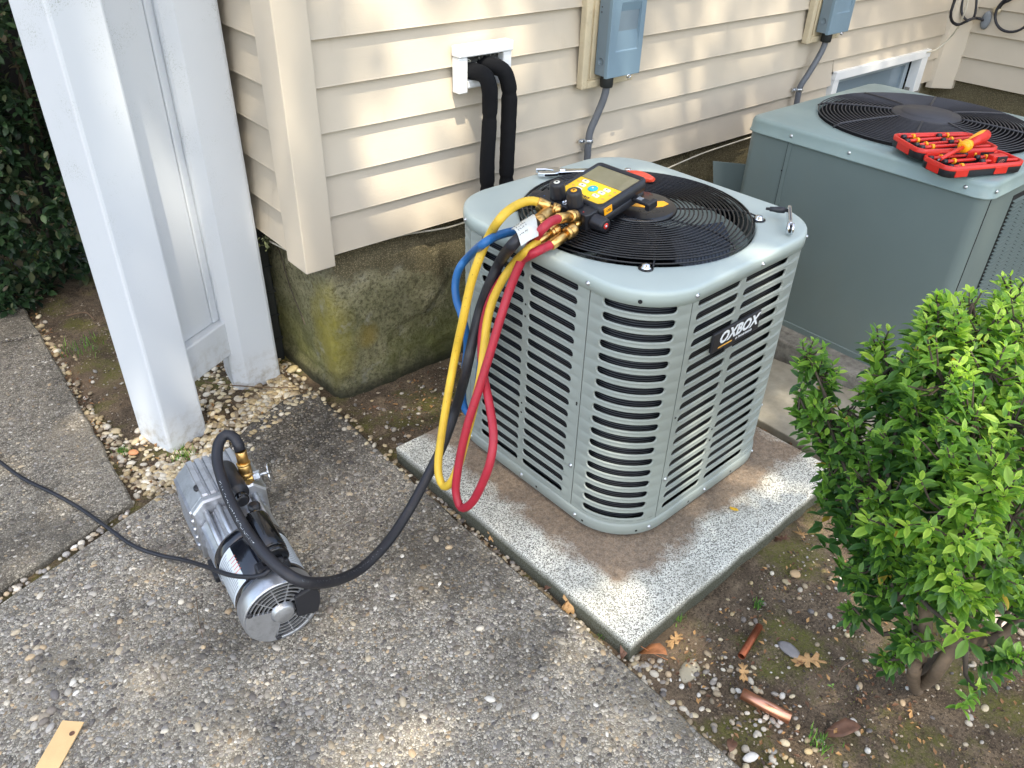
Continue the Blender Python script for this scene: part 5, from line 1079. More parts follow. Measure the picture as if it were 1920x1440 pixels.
# ================================================================ TOOLS ON THE UNITS
def sdriver_bit(parent, a_, b_, name='driver_blade'):
    m_ = MB(); a_ = V(a_); b_ = V(b_); h = (b_ - a_).length
    m_.lathe([(.0050, 0), (.0072, .001), (.0072, .012), (.0052, .014)], a_, b_ - a_, 10, 1)
    m_.lathe([(.0052, .013), (.0052, h * .30), (.0048, h * .31)], a_, b_ - a_, 10, 0)
    m_.lathe([(.0080, h * .30), (.0080, h * .36)], a_, b_ - a_, 12, 2)
    m_.lathe([(.0062, h * .36), (.0054, h * .42), (.0046, h * .95), (.003, h)], a_, b_ - a_, 10, 0)
    return m_.obj(name, ['red_plastic', 'black_plastic', 'orange_yellow'], parent)
TZ = .757
def tray(name, label, o, ux_, L_, W_, bits):
    u = V((ux_[0], ux_[1], 0)).normalized(); w = V((-u.y, u.x, 0)); o = V(o)
    T = Matrix((u, w, V((0, 0, 1)))).transposed().to_4x4(); T.translation = o
    t_ = thing(name, label, 'tool case', mat=T)
    H_ = .034
    def ringz(e, z): return [(x, y, z) for x, y, _ in rsq(e, e, L_ - e, W_ - e, .028 - e * .5, 0, 5)]
    m_ = MB(); m_.loops([ringz(.006, 0), ringz(.001, .003), ringz(0, .018), ringz(0, H_ - .008)], 0, True, True, True); m_.obj('shell', 'black_plastic', t_, local=True)
    m_ = MB(); m_.loops([ringz(-.0008, H_ - .012), ringz(-.001, H_ - .001), ringz(.001, H_), ringz(.005, H_), ringz(.0065, H_ - .002), ringz(.007, .008)], 0, True); m_.obj('rim', 'red_plastic', t_, local=True)
    m_ = MB(); m_.prism([(p[0], p[1]) for p in rsq(.006, .006, L_ - .006, W_ - .006, .022, 0, 5)], .004, .010); m_.obj('liner', 'black_foam', t_, local=True)
    m_ = MB()
    for u0 in (.10, .60):
        m_.box((L_ * u0, -.0016, .004), (L_ * (u0 + .16), .002, H_ - .010))
        m_.obj('side_accent', 'red_plastic', t_, local=True, bevel=.001); m_ = MB()
    m_.box((-.0016, W_ * .3, .004), (.002, W_ * .7, H_ - .01)); m_.obj('side_accent', 'red_plastic', t_, local=True, bevel=.001)
    for x in (.30, .72): m_ = MB(); m_.box((L_ * x, .010, .010), (L_ * x + .012, W_ - .010, .022)); m_.obj('bit_holder', 'black_plastic', t_, local=True, bevel=.002)
    PMinv = T
    for i in range(bits):
        y = .026 + (W_ - .050) * i / (bits - 1)
        for x0, x1 in ((.016 + .008 * (i % 2), L_ * .56), (L_ * .50 + .01 * (i % 2), L_ - .014)):
            a_, b_ = T @ V((x0 + random.uniform(-.004, .004), y + (.006 if x0 > .1 else 0) + random.uniform(-.005, .005), .028 + random.uniform(-.002, .004))), T @ V((x1 + random.uniform(-.012, .002), y + .003 + random.uniform(-.008, .008), .031 + random.uniform(-.003, .005))); sdriver_bit(t_, a_, b_)
    return t_
t1 = tray('tool_case', 'open red and black tool tray on the far fan grille, behind the other tray', (2.362, .958, .765), (.86, -.525), .26, .155, 4)
t2 = tray('tool_case', 'open red and black tool tray nearest the front corner of the far unit', (2.3227, .8481, .751), (.913, -.408), .27, .118, 3)
CP = V((2.5109, 0.801, 0.775))
lt = thing('case_latch', 'red and black latch clip on the side of the front tool tray', 'latch', tuple(CP), -.42)
m_ = MB(); m_.box((-.024, -.012, -.022), (.024, .012, .024)); m_.obj('clip_body', 'red_plastic', lt, local=True, bevel=.003)
m_ = MB(); m_.box((-.012, -.0155, -.020), (.022, -.0125, .022)); m_.obj('clip_face', 'black_plastic', lt, local=True, bevel=.001)
for r_k in (.005, .009, .013):
    m_ = MB(); m_.tube([(.005 + r_k * math.cos(t_), -.0162, .001 + r_k * math.sin(t_)) for t_ in [.9 + i * .4 for i in range(10)]], .0007, 4); m_.obj('clip_mark', 'print_red', lt, local=True)
# screwdriver across the trays
sa, sb, sc_ = V((2.3264, 0.8817, 0.8)), V((2.446, 0.8764, 0.812)), V((2.5825, 0.8742, 0.825))
sdv = thing('screwdriver', 'red and yellow insulated screwdriver resting across the two open tool case trays', 'screwdriver', tuple(sb))
m_ = MB(); m_.cyl(sa, sb, .0058, 12); m_.obj('blade_sleeve', 'red_plastic', sdv)
m_ = MB(); m_.cyl(sa - (sb - sa).normalized() * .014, sa, .0028, 8, r2=.003); m_.obj('tip', 'steel_dark', sdv)
dv = sc_ - sb; h = dv.length
m_ = MB(); m_.lathe([(.010, -.004), (.0170, 0), (.0175, .006), (.013, .010), (.0175, .014), (.0175, .022), (.012, .028), (.013, .035)], sb, dv, 20, 1)
m_.lathe([(.013, .034), (.0155, h * .55), (.0178, h * .8), (.0160, h * .95), (.009, h), (.0001, h + .001)], sb, dv, 20, 0); m_.obj('handle', ['red_plastic', 'orange_yellow'], sdv)
x_, y_, z_ = frame(dv)
upv = V((0, 0, 1)) - z_ * z_.z; upv.normalize(); sd_ = z_.cross(upv)
m_ = MB(); rows = []
for i in range(9):
    u = .034 + (h - .040) * i / 8; r = .0148 + .0034 * math.sin(min(1, i / 6) * PI / 2) - (.0030 if i == 8 else 0); wd = .9 * (1 - abs(i - 4.5) / 9)
    rows.append([tuple(sb + z_ * u + (upv * math.cos(t_ * wd - .35) + sd_ * math.sin(t_ * wd - .35)) * r) for t_ in (-.7, -.35, 0, .35, .7)])
m_.loops(rows, 0, True, False); m_.obj('grip_inlay', 'orange_yellow', sdv)
# small ratchet with a black bit holder on the near unit
rt = thing('ratchet', 'small chrome ratchet with black bit on the right corner of the pale green lid', 'ratchet', (1.6912, 0.9336, 0.75))
e0, e1, bt = V((1.7233, 0.9617, 0.77)), V((1.6468, 0.9061, 0.764)), V((1.6871, 1.0029, 0.768))
d = (e1 - e0).normalized(); sdw = d.cross(V((0, 0, 1))).normalized()
def bar_(p0, p1, w, hh, mat, name, par, bev=.001):
    m_ = MB(); d_ = (V(p1) - V(p0)).normalized(); s_4 = d_.cross(V((0, 0, 1))).normalized() * w; u_ = V((0, 0, hh)); A_ = [V(p0) - s_4 - u_, V(p0) + s_4 - u_, V(p0) + s_4 + u_, V(p0) - s_4 + u_]; B_ = [p + (V(p1) - V(p0)) for p in A_]
    m_.loops([A_, B_], 0, False, True, True, True); return m_.obj(name, mat, par, bevel=bev)
bar_(e0, e1, .0042, .011, 'chrome', 'handle', rt); bar_(e0 + d * .012 + V((0, 0, .0062)), e1 - d * .012 + V((0, 0, .0062)), .0022, .0052, 'steel_dark', 'handle_inlay', rt)
m_ = MB(); m_.lathe([(.006, -.0085), (.0135, -.008), (.0145, -.006), (.0145, -.003), (.010, -.0025), (.010, .0025), (.0145, .003), (.0145, .006), (.0135, .008), (.006, .0085)], e1 + d * .010, sdw, 28); m_.obj('ratchet_head', 'chrome', rt)
m_ = MB(); m_.lathe([(.0105, -.002), (.0105, .002)], e1 + d * .011, sdw, 14); m_.obj('gear', 'black_gloss', rt)
b0 = e0 + d * .006; m_ = MB(); q_ = (bt - b0); hq = q_.length
m_.lathe([(.0045, 0), (.0045, .008), (.0082, .010), (.0082, hq * .5), (.0068, hq * .62), (.0062, hq * .82), (.0038, hq * .84), (.0034, hq), (.0001, hq)], b0, q_, 8); m_.obj('bit_holder', 'black_plastic', rt)
# adjustable wrench behind the gauge
wr = thing('adjustable_wrench', 'chrome adjustable wrench lying behind the gauge on the pale green lid', 'wrench', (1.4842, 1.5304, 0.75))
j0, j1 = V((1.4627, 1.5165, 0.757)), V((1.5451, 1.4674, 0.757)); d = (j1 - j0).normalized(); s4 = V((-d.y, d.x, 0))
def wp(pts, z0_, z1_, name, mat, bev=.002):
    m_ = MB(); T_ = Matrix((d, s4, V((0, 0, 1)))).transposed().to_4x4(); T_.translation = j0
    m_.prism(pts, z0_, z1_, T=T_); return m_.obj(name, mat, wr, bevel=bev)
wp([(.0, -.012), (.03, -.010), (.16, -.008), (.16, .010), (.03, .012), (.004, .026), (-.020, .034), (-.052, .030), (-.058, .018), (-.030, .016), (-.012, .006)], -.006, .007, 'handle', 'chrome')
wp([(-.010, .0), (-.030, .002), (-.055, .004), (-.058, -.010), (-.040, -.018), (-.012, -.018), (.0, -.013)], -.005, .006, 'movable_jaw', 'chrome')
m_ = MB(); T_ = Matrix((d, s4, V((0, 0, 1)))).transposed().to_4x4(); T_.translation = j0
m_.lathe([(.004, -.008), (.0062, -.007), (.005, -.004), (.0062, -.001), (.005, .002), (.0062, .005), (.004, .008)], (.012, -.001, .006), (1, 0, 0), 12, T=T_); m_.obj('adjusting_screw', 'screw_metal', wr)
# orange-red handled cutter half hidden behind the gauge
rc = thing('tube_cutter', 'orange red plastic handled tool poking out behind the top of the gauge', 'tool', (1.6251, 1.3479, 0.76))
c0 = V((1.5802, 1.314, 0.778)); m_ = MB(); L = []
for i in range(11):
    t_ = i / 10; rr = .024 * math.sin(PI * (.12 + .76 * t_)) ; L.append([tuple(c0 + V((-.02 + .0 * t_, .055, 0)) * (1 - t_ * 1.5) + V((math.cos(a_) * rr * .75, 0, math.sin(a_) * rr * .62))) for a_ in [j * PI / 8 for j in range(16)]])
m_.loops(L, 0, True, True, True, True); m_.obj('handle', 'orange_red', rc)
m_ = MB(); m_.cyl(c0 + V((-.03, .06, 0)), c0 + V((-.045, .10, -.003)), .005, 10); m_.lathe([(.006, -.003), (.012, -.002), (.012, .002), (.006, .003)], c0 + V((-.046, .105, .002)), (.3, -.2, 1), 16); m_.obj('roller', 'chrome', rc)
# ================================================================ SMALL THINGS ON THE GROUND
def pipe_piece(label, a_, b_, r, mat):
    t_ = thing('copper_pipe', label, 'pipe offcut', tuple(a_)); m_ = MB(); a_, b_ = V(a_), V(b_); h = (b_ - a_).length
    m_.lathe([(r * .86, h * .02), (r * .86, 0), (r, 0), (r, h), (r * .86, h), (r * .86, h * .98)], a_, b_ - a_, 24, cap=False); m_.obj('tube', mat, t_)
    m_ = MB(); m_.lathe([(r * .86, .002), (r * .85, h - .002)], a_, b_ - a_, 20, cap=False); m_.lathe([(.0001, h * .3), (r * .85, h * .3)], a_, b_ - a_, 14, cap=False); m_.obj('bore', 'copper_old', t_)
pipe_piece('thick bright copper pipe offcut on the soil in the foreground', (1.0706, 0.4409, -0.004), (1.1003, 0.339, -0.004), .0125, 'copper')
pipe_piece('thin dull brown copper pipe offcut on the soil, farther back and darker than the other', (1.1504, 0.5003, -0.008), (1.2538, 0.5248, -0.008), .0085, 'copper_old')
cb = MB(); P = [V(p) for p in ((-0.1586, 1.1827, 0.002), (-0.0689, 1.2765, 0.003), (-0.0367, 1.2434, 0.006), (-0.1305, 1.1466, 0.002))]
hole = V((-0.0624, 1.2321, 0.0052))
cb.add(P + [p + V((0, 0, .0028)) for p in P], [(3, 2, 1, 0), (4, 5, 6, 7), (0, 1, 5, 4), (1, 2, 6, 5), (2, 3, 7, 6), (3, 0, 4, 7)])
ct = thing('cardboard_strip', 'pale tan cardboard strip lying on the slab at the bottom left corner', 'cardboard', tuple(P[0])); cb.obj('strip', 'cardboard', ct)
m_ = MB(); m_.lathe([(.0055, 0), (.0001, .0002)], hole + V((0, 0, .0036)), (0, 0, 1), 9, cap=False, T=None); m_.obj('dark_spot', 'dry_leaf_dark', ct)
OAK = [(0, -.1), (.1, .0), (.06, .18), (.34, .12), (.42, .22), (.22, .34), (.14, .42), (.50, .44), (.56, .56), (.34, .60), (.16, .62), (.36, .80), (.32, .92), (.14, .84), (0, 1.0)]
OAK = [(x * (.62 + .12 * math.sin(y * 9)), y) for x, y in OAK] + [(-x * (.66 + .1 * math.cos(y * 7)), y + .03) for x, y in OAK[-2:0:-1]]
PLN = [(0, -.05), (.16, .1), (.26, .35), (.24, .62), (.12, .88), (0, 1), (-.12, .86), (-.25, .6), (-.24, .33), (-.13, .1)]
def leaf_thing(label, px, size, rot, mat, shape=OAK, curl=.25, z=.0, name='dry_leaf', tip=0.0, stem=True):
    m_ = MB(); L = []
    cxy = (0, .45)
    vs = [(0, .45, 0)]
    for u in (.5, 1):
        for x, y in shape: vs.append((x * u, .45 + (y - .45) * u, 0))
    n = len(shape); fs = [(0, 1 + i, 1 + (i + 1) % n) for i in range(n)] + [(1 + i, 1 + n + i, 1 + n + (i + 1) % n, 1 + (i + 1) % n) for i in range(n)]
    out = []
    for x, y, _ in vs:
        zz = curl * (abs(x) ** 1.3) * .6 + curl * .35 * math.sin(y * 3 + px[0]) + .05 * noise.noise((x * 4, y * 4, px[0] * 7)) + tip * y
        out.append((x * size, (y - .45) * size, zz * size + .003))
    m_.add(out, fs, 0, True)
    T = Matrix.Translation(V(px) + V((0, 0, z))) @ Matrix.Rotation(rot, 4, 'Z')
    o = m_.obj(name, mat); 
    if stem:
        s_5 = MB(); s_5.tube([(0, -.55 * size, .004), (0, -.1 * size, .004), (0, .5 * size, .005 + curl * size * .1)], .0007, 4); o.data.transform(Matrix())
        me = o.data; v0 = len(me.vertices)
        import bmesh
        b = bmesh.new(); b.from_mesh(me); vv = [b.verts.new(p) for p in s_5.v]
        for f_ in s_5.f:
            try: b.faces.new([vv[i] for i in f_])
            except Exception: pass
        b.to_mesh(me); b.free()
    o.matrix_world = T; sol = o.modifiers.new('solid', 'SOLIDIFY'); sol.thickness = .0006
    return tag(o, label, 'leaf')
leaf_thing('large tan lobed dry oak leaf lying flat on the soil right of the copper pipes', (1.267, 0.3973, -0.018), 0.0697, .7, 'dry_leaf')
leaf_thing('dark brown shrivelled dry leaf near the bottom edge below the shrub trunk', (1.1709, 0.2555, -0.018), 0.0697, .9, 'dry_leaf_dark', PLN, .7)
leaf_thing('curled tan dry leaf wedged between the pad and the patio slab', (0.9509, 0.8552, -0.006), 0.0615, 2.2, 'dry_leaf', OAK, .9)
leaf_thing('small brown dry leaf tucked in the gap above the curled tan leaf', (0.9524, 0.9195, -0.008), 0.041, 1.2, 'dry_leaf_dark', PLN, .8)
leaf_thing('tan dry leaf in the gap below the hanging hose loops', (0.9441, 1.1457, -0.004), 0.041, 2.6, 'dry_leaf', OAK, .8)
leaf_thing('dark brown dry leaf at the front corner of the concrete pad', (0.9568, 0.6785, -0.006), 0.0451, 2.0, 'dry_leaf_dark', PLN, .8)
leaf_thing('twisted orange dry leaf just right of the pad front corner', (0.9989, 0.63, -0.01), 0.0615, .4, 'dry_leaf_orange', PLN, 1.0)
leaf_thing('pale lobed dry leaf on the soil just behind the twisted orange leaf', (1.0716, 0.6275, -0.018), 0.0451, 1.5, 'dry_leaf', OAK, .5)
leaf_thing('tan lobed dry leaf beside the pad edge under the shrub', (1.5973, 0.6378, -0.014), 0.0451, -.6, 'dry_leaf', OAK, .7)
leaf_thing('brownish pink dry leaf left of the tan lobed leaf by the pad edge', (1.5435, 0.6581, -0.014), 0.0369, .6, 'dry_leaf_dark', OAK, .6)
leaf_thing('crumpled tan dry leaf between the two copper pipe offcuts', (1.1209, 0.4742, -0.014), 0.0369, 2.4, 'dry_leaf', OAK, .9)
leaf_thing('brown dry leaf at the lower edge of the patio slab', (0.9553, 0.3822, -0.01), 0.041, -1.1, 'dry_leaf_dark', PLN, .8)
leaf_thing('bright orange fallen leaf at the far left below the hedge', (0.3601, 3.8045, -0.01), 0.0738, -1.2, 'dry_leaf_orange', PLN, .5)
leaf_thing('small yellow leaf on the soil strip beside the walkway', (0.3357, 3.2196, -0.014), 0.0574, -1.0, 'yellow_leaf', PLN, .3)
leaf_thing('small green seed leaf on the brown stained part of the pad', (1.4836, 0.7814, 0.038), 0.0246, .2, 'yellow_leaf', PLN, .2)
def twig(label, pts, r=.0016): tag(MB().tube(spline(pts, .01), r, 5).obj('twig', 'twig'), label, 'twig')
twig('thin reddish twig across the gravel at the foot of the second post', [(0.6406, 2.2831, -0.004), (0.6948, 2.2174, -0.004), (0.7706, 2.1391, -0.002), (0.8593, 2.0698, -0.004)], .0018)
twig('curved dry twig on the soil left of the shrub trunk', [(1.2784, 0.3345, -0.012), (1.3052, 0.3391, -0.006), (1.3414, 0.3333, -0.008)], .0022)
twig('thin straight straw lying near the tip of the twisted orange leaf', [(1.0621, 0.5735, -0.012), (1.1326, 0.5762, -0.012)], .0010)
twig('thin dark twig lying on the patio slab left of the pump', [(0.2636, 1.4168, 0.004), (0.2428, 1.3516, 0.006), (0.2303, 1.2972, 0.004)], .0010)
twig('crooked twig on the soil strip left of the front white post', [(0.4127, 3.0269, -0.01), (0.4722, 2.9986, -0.004), (0.4843, 2.9275, -0.008)], .003)
# small litter nobody would count
def litter(name, pts, mat, size, cols, seed, base=-.016):
    r_ = np.random.default_rng(seed); n = len(pts); pts = np.array(pts)
    tv = np.array([(0, 0, 0), (.25, .35, .12), (0, 1, .05), (-.28, .45, .15)]); tf = [(0, 1, 2), (0, 2, 3)]
    sc = r_.uniform(.6, 1.3, (n, 1)) * size * np.ones((1, 3)); c_ = cols[r_.choice(len(cols), n)]
    return scatter_obj(name, tv, tf, np.stack([pts[:, 0], pts[:, 1], np.full(n, base)], -1), rotz(r_.uniform(0, 2 * PI, n)) @ tilt(n, .6, r_), sc, c_, mat, smooth=False)
LIT = lin((140, 100, 64), (96, 66, 46), (176, 134, 86), (70, 54, 42), (120, 84, 60))
bedp = [(.96, -.1), (.99, .62), (1.88, .64), (2.2, .6), (2.3, .2), (1.7, -.2)]
litter('leaf_litter', cloud(bedp, 900, 41) + line((.955, 1.5), (.985, .8), 160, .006, 42) + cloud(strip, 160, 43) + cloud([(.97, 1.62), (.97, 1.9), (1.9, 1.9), (1.3, 1.6)], 260, 44) + line((.28, 1.9), (.32, 3.6), 200, .02, 45) + cloud([(1.9, .6), (1.9, 1.4), (1.97, 1.4), (1.97, .6)], 150, 46), 'leaf_dark', .013, LIT, 40)
# moss and grass tufts
def tuft(label, px, n, h, spread, seed, cols=lin((96, 140, 60), (120, 160, 70), (70, 110, 50)), w=.0016):
    r_ = np.random.default_rng(seed)
    tv = np.array([(-.5, 0, 0), (.5, 0, 0), (.35, .12, .5), (-.35, .12, .5), (0, .45, 1)]); tf = [(0, 1, 2, 3), (3, 2, 4)]
    pos = np.array(px) + np.concatenate([r_.normal(0, spread, (n, 2)), np.zeros((n, 1))], 1)
    hh = h * r_.uniform(.5, 1.1, n); sc = np.stack([np.full(n, w * 2), hh * r_.uniform(.5, 1.2, n), hh], -1)
    o = scatter_obj('grass_tuft', tv, tf, pos, rotz(r_.uniform(0, 2 * PI, n)), sc, cols[r_.choice(len(cols), n)], 'grass', kind=None)
    o['kind'] = 'stuff'; return o
tuft('bright green grass tuft in the gravel right of the foot of the front post', (0.4457, 1.9739, -0.02), 90, .022, .016, 51)
tuft('small green weed in the gravel just left of the grass by the front post', (0.3119, 2.1012, -0.02), 50, .022, .010, 52)
tuft('tiny grass tuft in the gap at the pad edge near the front corner', (0.9521, 0.7439, -0.015), 36, .018, .008, 53)
tuft('grass tuft on the soil at the bottom edge below the shrub', (1.1086, 0.2726, -0.02), 60, .026, .014, 54)
tuft('faint grass tuft on the soil strip between the walkway and the front post', (0.3838, 2.7699, -0.02), 60, .035, .03, 55)
tuft('green weeds at the far end of the walkway soil strip near the hedge', (0.3633, 3.5758, -0.02), 120, .05, .09, 56)
tuft('tiny green weed on the moss left of the thin copper offcut', (1.3121, 0.5696, -0.02), 30, .018, .008, 57)
tuft('small weed beside the pad corner behind the oak leaf litter', (1.1278, 0.6665, -0.02), 30, .018, .010, 58)
r_ = np.random.default_rng(61); mp = cloud(bedp, 5000, 62); mp = [p for p in mp if noise.noise((p[0] * 5.2, p[1] * 5.2, 2)) > .12][:1800]
n = len(mp); mp = np.array(mp); tv = np.array([(-.5, 0, 0), (.5, 0, 0), (0, .3, 1)])
scatter_obj('moss', tv, [(0, 1, 2)], np.stack([mp[:, 0], mp[:, 1], np.full(n, -.021)], -1), rotz(r_.uniform(0, 6.28, n)), np.stack([np.full(n, .0022), np.full(n, .004), r_.uniform(.003, .008, n)], -1), lin((98, 104, 44), (124, 122, 56), (76, 84, 40))[r_.choice(3, n)], 'grass')
# ================================================================ LEAFY PLANTS
# leaf template: folded along the midrib, tip bent back
LT = []
for t_, w in ((0, .02), (.20, .12), (.45, .175), (.70, .15), (.90, .065)):
    zc = -.22 * t_ * t_
    LT += [(-w, t_, zc + w * .42), (0, t_, zc), (w, t_, zc + w * .42)]
LT.append((0, 1.0, -.25)); LT = np.array(LT)
LF = []
for r_i in range(4):
    for c_i in (0, 1): a_ = r_i * 3 + c_i; LF.append((a_, a_ + 1, a_ + 4, a_ + 3))
LF += [(12, 13, 15), (13, 14, 15)]
def lookrot(d, roll):            # y axis along d
    d = d / np.linalg.norm(d, axis=1, keepdims=True); up = np.tile(np.array([[0, 0, 1.0]]), (len(d), 1)); up[np.abs(d[:, 2]) > .95] = (1, 0, 0)
    x = np.cross(d, up); x /= np.linalg.norm(x, axis=1, keepdims=True); z = np.cross(x, d)
    c, s_ = np.cos(roll)[:, None], np.sin(roll)[:, None]; x2 = x * c + z * s_; z2 = -x * s_ + z * c
    return np.stack([x2, d, z2], -1)
def sprig_leaves(P, D, rs, n_whorl=4, per_w=(3, 5), size=.028, up=.45, gap=.012):
    pos, dr, sz, ag = [], [], [], []
    for p, d in zip(P, D):
        d = d / np.linalg.norm(d); a_ = np.cross(d, (0, 0, 1) if abs(d[2]) < .9 else (1, 0, 0)); a_ /= np.linalg.norm(a_); b_ = np.cross(d, a_)
        ph = rs.uniform(0, 6.28); k0 = rs.uniform(.8, 1.15)
        for w in range(n_whorl):
            m_n = rs.integers(per_w[0], per_w[1]); base = p - d * gap * w * k0
            for j in range(m_n):
                th = ph + w * 1.1 + j * 2 * PI / m_n + rs.uniform(-.3, .3); el = max(-.25, up * (2.3 - .45 * w)) + rs.uniform(-.3, .3)
                v = (a_ * math.cos(th) + b_ * math.sin(th)) * math.cos(el) + d * math.sin(el)
                pos.append(base); dr.append(v); sz.append(size * k0 * rs.uniform(.75, 1.15) * (.6 if w == 0 else .9 if w == 1 else 1)); ag.append(w * 4 / n_whorl + rs.uniform(-.5, .5))
    return np.array(pos), np.array(dr), np.array(sz), np.array(ag)
shrub = thing('privet_shrub', 'bright green privet shrub with small glossy leaves in the right foreground', 'shrub', (1.385, 0.2069, -0.02))
CL = [
(1.194, 0.567, 0.757), 0.035, 7, 0.6,
(1.196, 0.534, 0.722), 0.035, 7, 0.5,
(1.174, 0.506, 0.688), 0.035, 6, 0.5,
(1.164, 0.541, 0.681), 0.018, 3, 0.4,
(1.159, 0.477, 0.659), 0.05, 9, 0.4,
(1.197, 0.465, 0.683), 0.028, 5, 0.5,
(1.144, 0.434, 0.633), 0.05, 10, 0.3,
(1.161, 0.42, 0.669), 0.045, 9, 0.4,
(1.122, 0.429, 0.606), 0.035, 6, 0.2,
(1.12, 0.389, 0.579), 0.05, 9, 0.15,
(1.101, 0.358, 0.544), 0.05, 8, 0.15,
(1.131, 0.361, 0.629), 0.06, 12, 0.35,
(1.269, 0.474, 0.796), 0.03, 6, 0.6,
(1.245, 0.438, 0.769), 0.05, 10, 0.6,
(1.213, 0.392, 0.741), 0.07, 16, 0.55,
(1.255, 0.403, 0.794), 0.05, 12, 0.75,
(1.291, 0.413, 0.839), 0.045, 10, 0.8,
(1.327, 0.428, 0.871), 0.022, 5, 0.8,
(1.344, 0.42, 0.879), 0.022, 4, 0.85,
(1.289, 0.374, 0.847), 0.06, 14, 0.8,
(1.21, 0.339, 0.804), 0.08, 18, 0.7,
(1.185, 0.33, 0.735), 0.08, 18, 0.45,
(1.17, 0.355, 0.694), 0.06, 13, 0.4,
(1.392, 0.396, 0.864), 0.035, 7, 0.9,
(1.333, 0.344, 0.856), 0.06, 14, 0.9,
(1.438, 0.364, 0.873), 0.04, 8, 0.95,
(1.48, 0.366, 0.879), 0.035, 6, 1,
(1.358, 0.307, 0.875), 0.07, 14, 1,
(1.254, 0.293, 0.831), 0.08, 18, 0.9,
(1.306, 0.26, 0.827), 0.08, 14, 0.95,
(1.189, 0.271, 0.78), 0.08, 18, 0.6,
(1.21, 0.226, 0.787), 0.08, 18, 0.9,
(1.397, 0.27, 0.837), 0.1, 18, 0.95,
(1.3, 0.19, 0.744), 0.1, 18, 0.7,
(1.109, 0.317, 0.648), 0.07, 14, 0.6,
(1.119, 0.283, 0.69), 0.07, 16, 0.4,
(1.126, 0.25, 0.731), 0.08, 18, 0.5,
(1.124, 0.211, 0.758), 0.06, 14, 1,
(1.11, 0.19, 0.739), 0.05, 10, 1,
(1.099, 0.313, 0.562), 0.05, 10, 0.4,
(1.07, 0.274, 0.634), 0.06, 14, 0.75,
(1.066, 0.232, 0.691), 0.07, 18, 0.95,
(1.052, 0.192, 0.686), 0.06, 14, 1,
(1.1, 0.195, 0.699), 0.06, 12, 0.9,
(1.162, 0.165, 0.673), 0.07, 14, 0.6,
(1.255, 0.147, 0.654), 0.1, 16, 0.5,
(1.081, 0.297, 0.511), 0.05, 9, 0.2,
(1.083, 0.256, 0.556), 0.06, 13, 0.3,
(1.056, 0.212, 0.623), 0.06, 15, 0.7,
(1.054, 0.177, 0.619), 0.05, 13, 0.85,
(1.109, 0.162, 0.619), 0.06, 12, 0.5,
(1.19, 0.145, 0.59), 0.07, 12, 0.45,
(1.081, 0.25, 0.512), 0.03, 5, 0.3,
(1.075, 0.26, 0.482), 0.02, 4, 0.25,
(1.062, 0.209, 0.556), 0.035, 6, 0.5,
(1.064, 0.17, 0.584), 0.035, 6, 0.8,
(1.139, 0.145, 0.558), 0.035, 6, 0.5,
(1.157, 0.115, 0.578), 0.04, 7, 0.6,
(1.246, 0.1, 0.541), 0.08, 14, 0.4,
(1.046, 0.189, 0.465), 0.03, 7, 0.35,
(1.04, 0.205, 0.388), 0.014, 3, 0.3,
(0.983, 0.138, 0.579), 0.004, 1, 1,
(1.029, 0.085, 0.458), 0.004, 1, 1,
(1.142, 0.065, 0.439), 0.03, 5, 0.3,
(1.052, 0.294, 0.427), 0.014, 3, 0.1,
(1.141, 0.348, 0.572), 0.05, 9, 0.2,
(1.313, 0.396, 0.683), 0.09, 14, 0.2,
(1.392, 0.373, 0.732), 0.1, 16, 0.3,
(1.417, 0.302, 0.714), 0.1, 16, 0.3,
(1.268, 0.303, 0.643), 0.1, 16, 0.15,
(1.292, 0.214, 0.569), 0.1, 16, 0.15,
(1.221, 0.326, 0.554), 0.07, 12, 0.1
]
CL = [(CL[i], CL[i + 1], CL[i + 2], CL[i + 3]) for i in range(0, len(CL), 4)]
rs = np.random.default_rng(77); BP = np.array((1.385, 0.2069, -0.02))
SP, SD, SY, CC = [], [], [], []
ctr = np.array([1.30, .33, .55])
for c_, r, n, yl in CL:
    c_ = np.array(c_); CC.append((c_, r))
    for i in range(int(n * .98 + .5) if n > 1 else 1):
        v = rs.normal(0, 1, 3); v /= np.linalg.norm(v); p = c_ + v * r * rs.uniform(.5, 1.05)
        out = (p - ctr) / .45; d = v * .35 + out * .40 + np.array([0, 0, .95]) + rs.normal(0, .28, 3)
        SP.append(p); SD.append(d); SY.append(yl)
SP, SD, SY = np.array(SP), np.array(SD), np.array(SY)
pos, dr, sz, ag = sprig_leaves(SP, SD, rs, 6, (2, 4), .0275, .40, .0118)
reps = []
# yellow-green young tips, darker old leaves
young = np.repeat(SY, 1)
idx = []
rs2 = np.random.default_rng(77)
GY, GM_, GD = lin((172, 200, 88))[0], lin((112, 156, 64))[0], lin((56, 94, 48))[0]
near = np.argmin(((pos[:, None, :] - SP[None]) ** 2).sum(-1), axis=1); yl = SY[near]
f_ = np.clip(yl * .70 + .22 - ag * .15 + rng.normal(0, .19, len(pos)), 0, 1)
cols = np.where(f_[:, None] > .55, GM_ + (GY - GM_) * ((f_ - .55) / .45)[:, None], GD + (GM_ - GD) * (f_ / .55)[:, None])
rot = lookrot(dr, rng.uniform(-.5, .5, len(pos))); sc = np.stack([sz * rng.uniform(1.0, 1.35, len(sz)), sz, sz * rng.uniform(.7, 1.3, len(sz))], -1)
br_ = rng.random(len(pos)) < .006; cols[br_] = lin((176, 150, 60))[0]
edge = np.ones((len(pos), len(LT), 3)) * cols[:, None, :]
ew = np.array([1.25 if abs(v[0]) > .01 or v[1] > .95 else .9 for v in LT]); edge = np.clip(edge * ew[None, :, None], 0, 1)
camd = np.linalg.norm(pos - np.array([0, 0, 1.5]), axis=1); order = np.argsort(camd); pick = order[:290]; rest = order[290:]
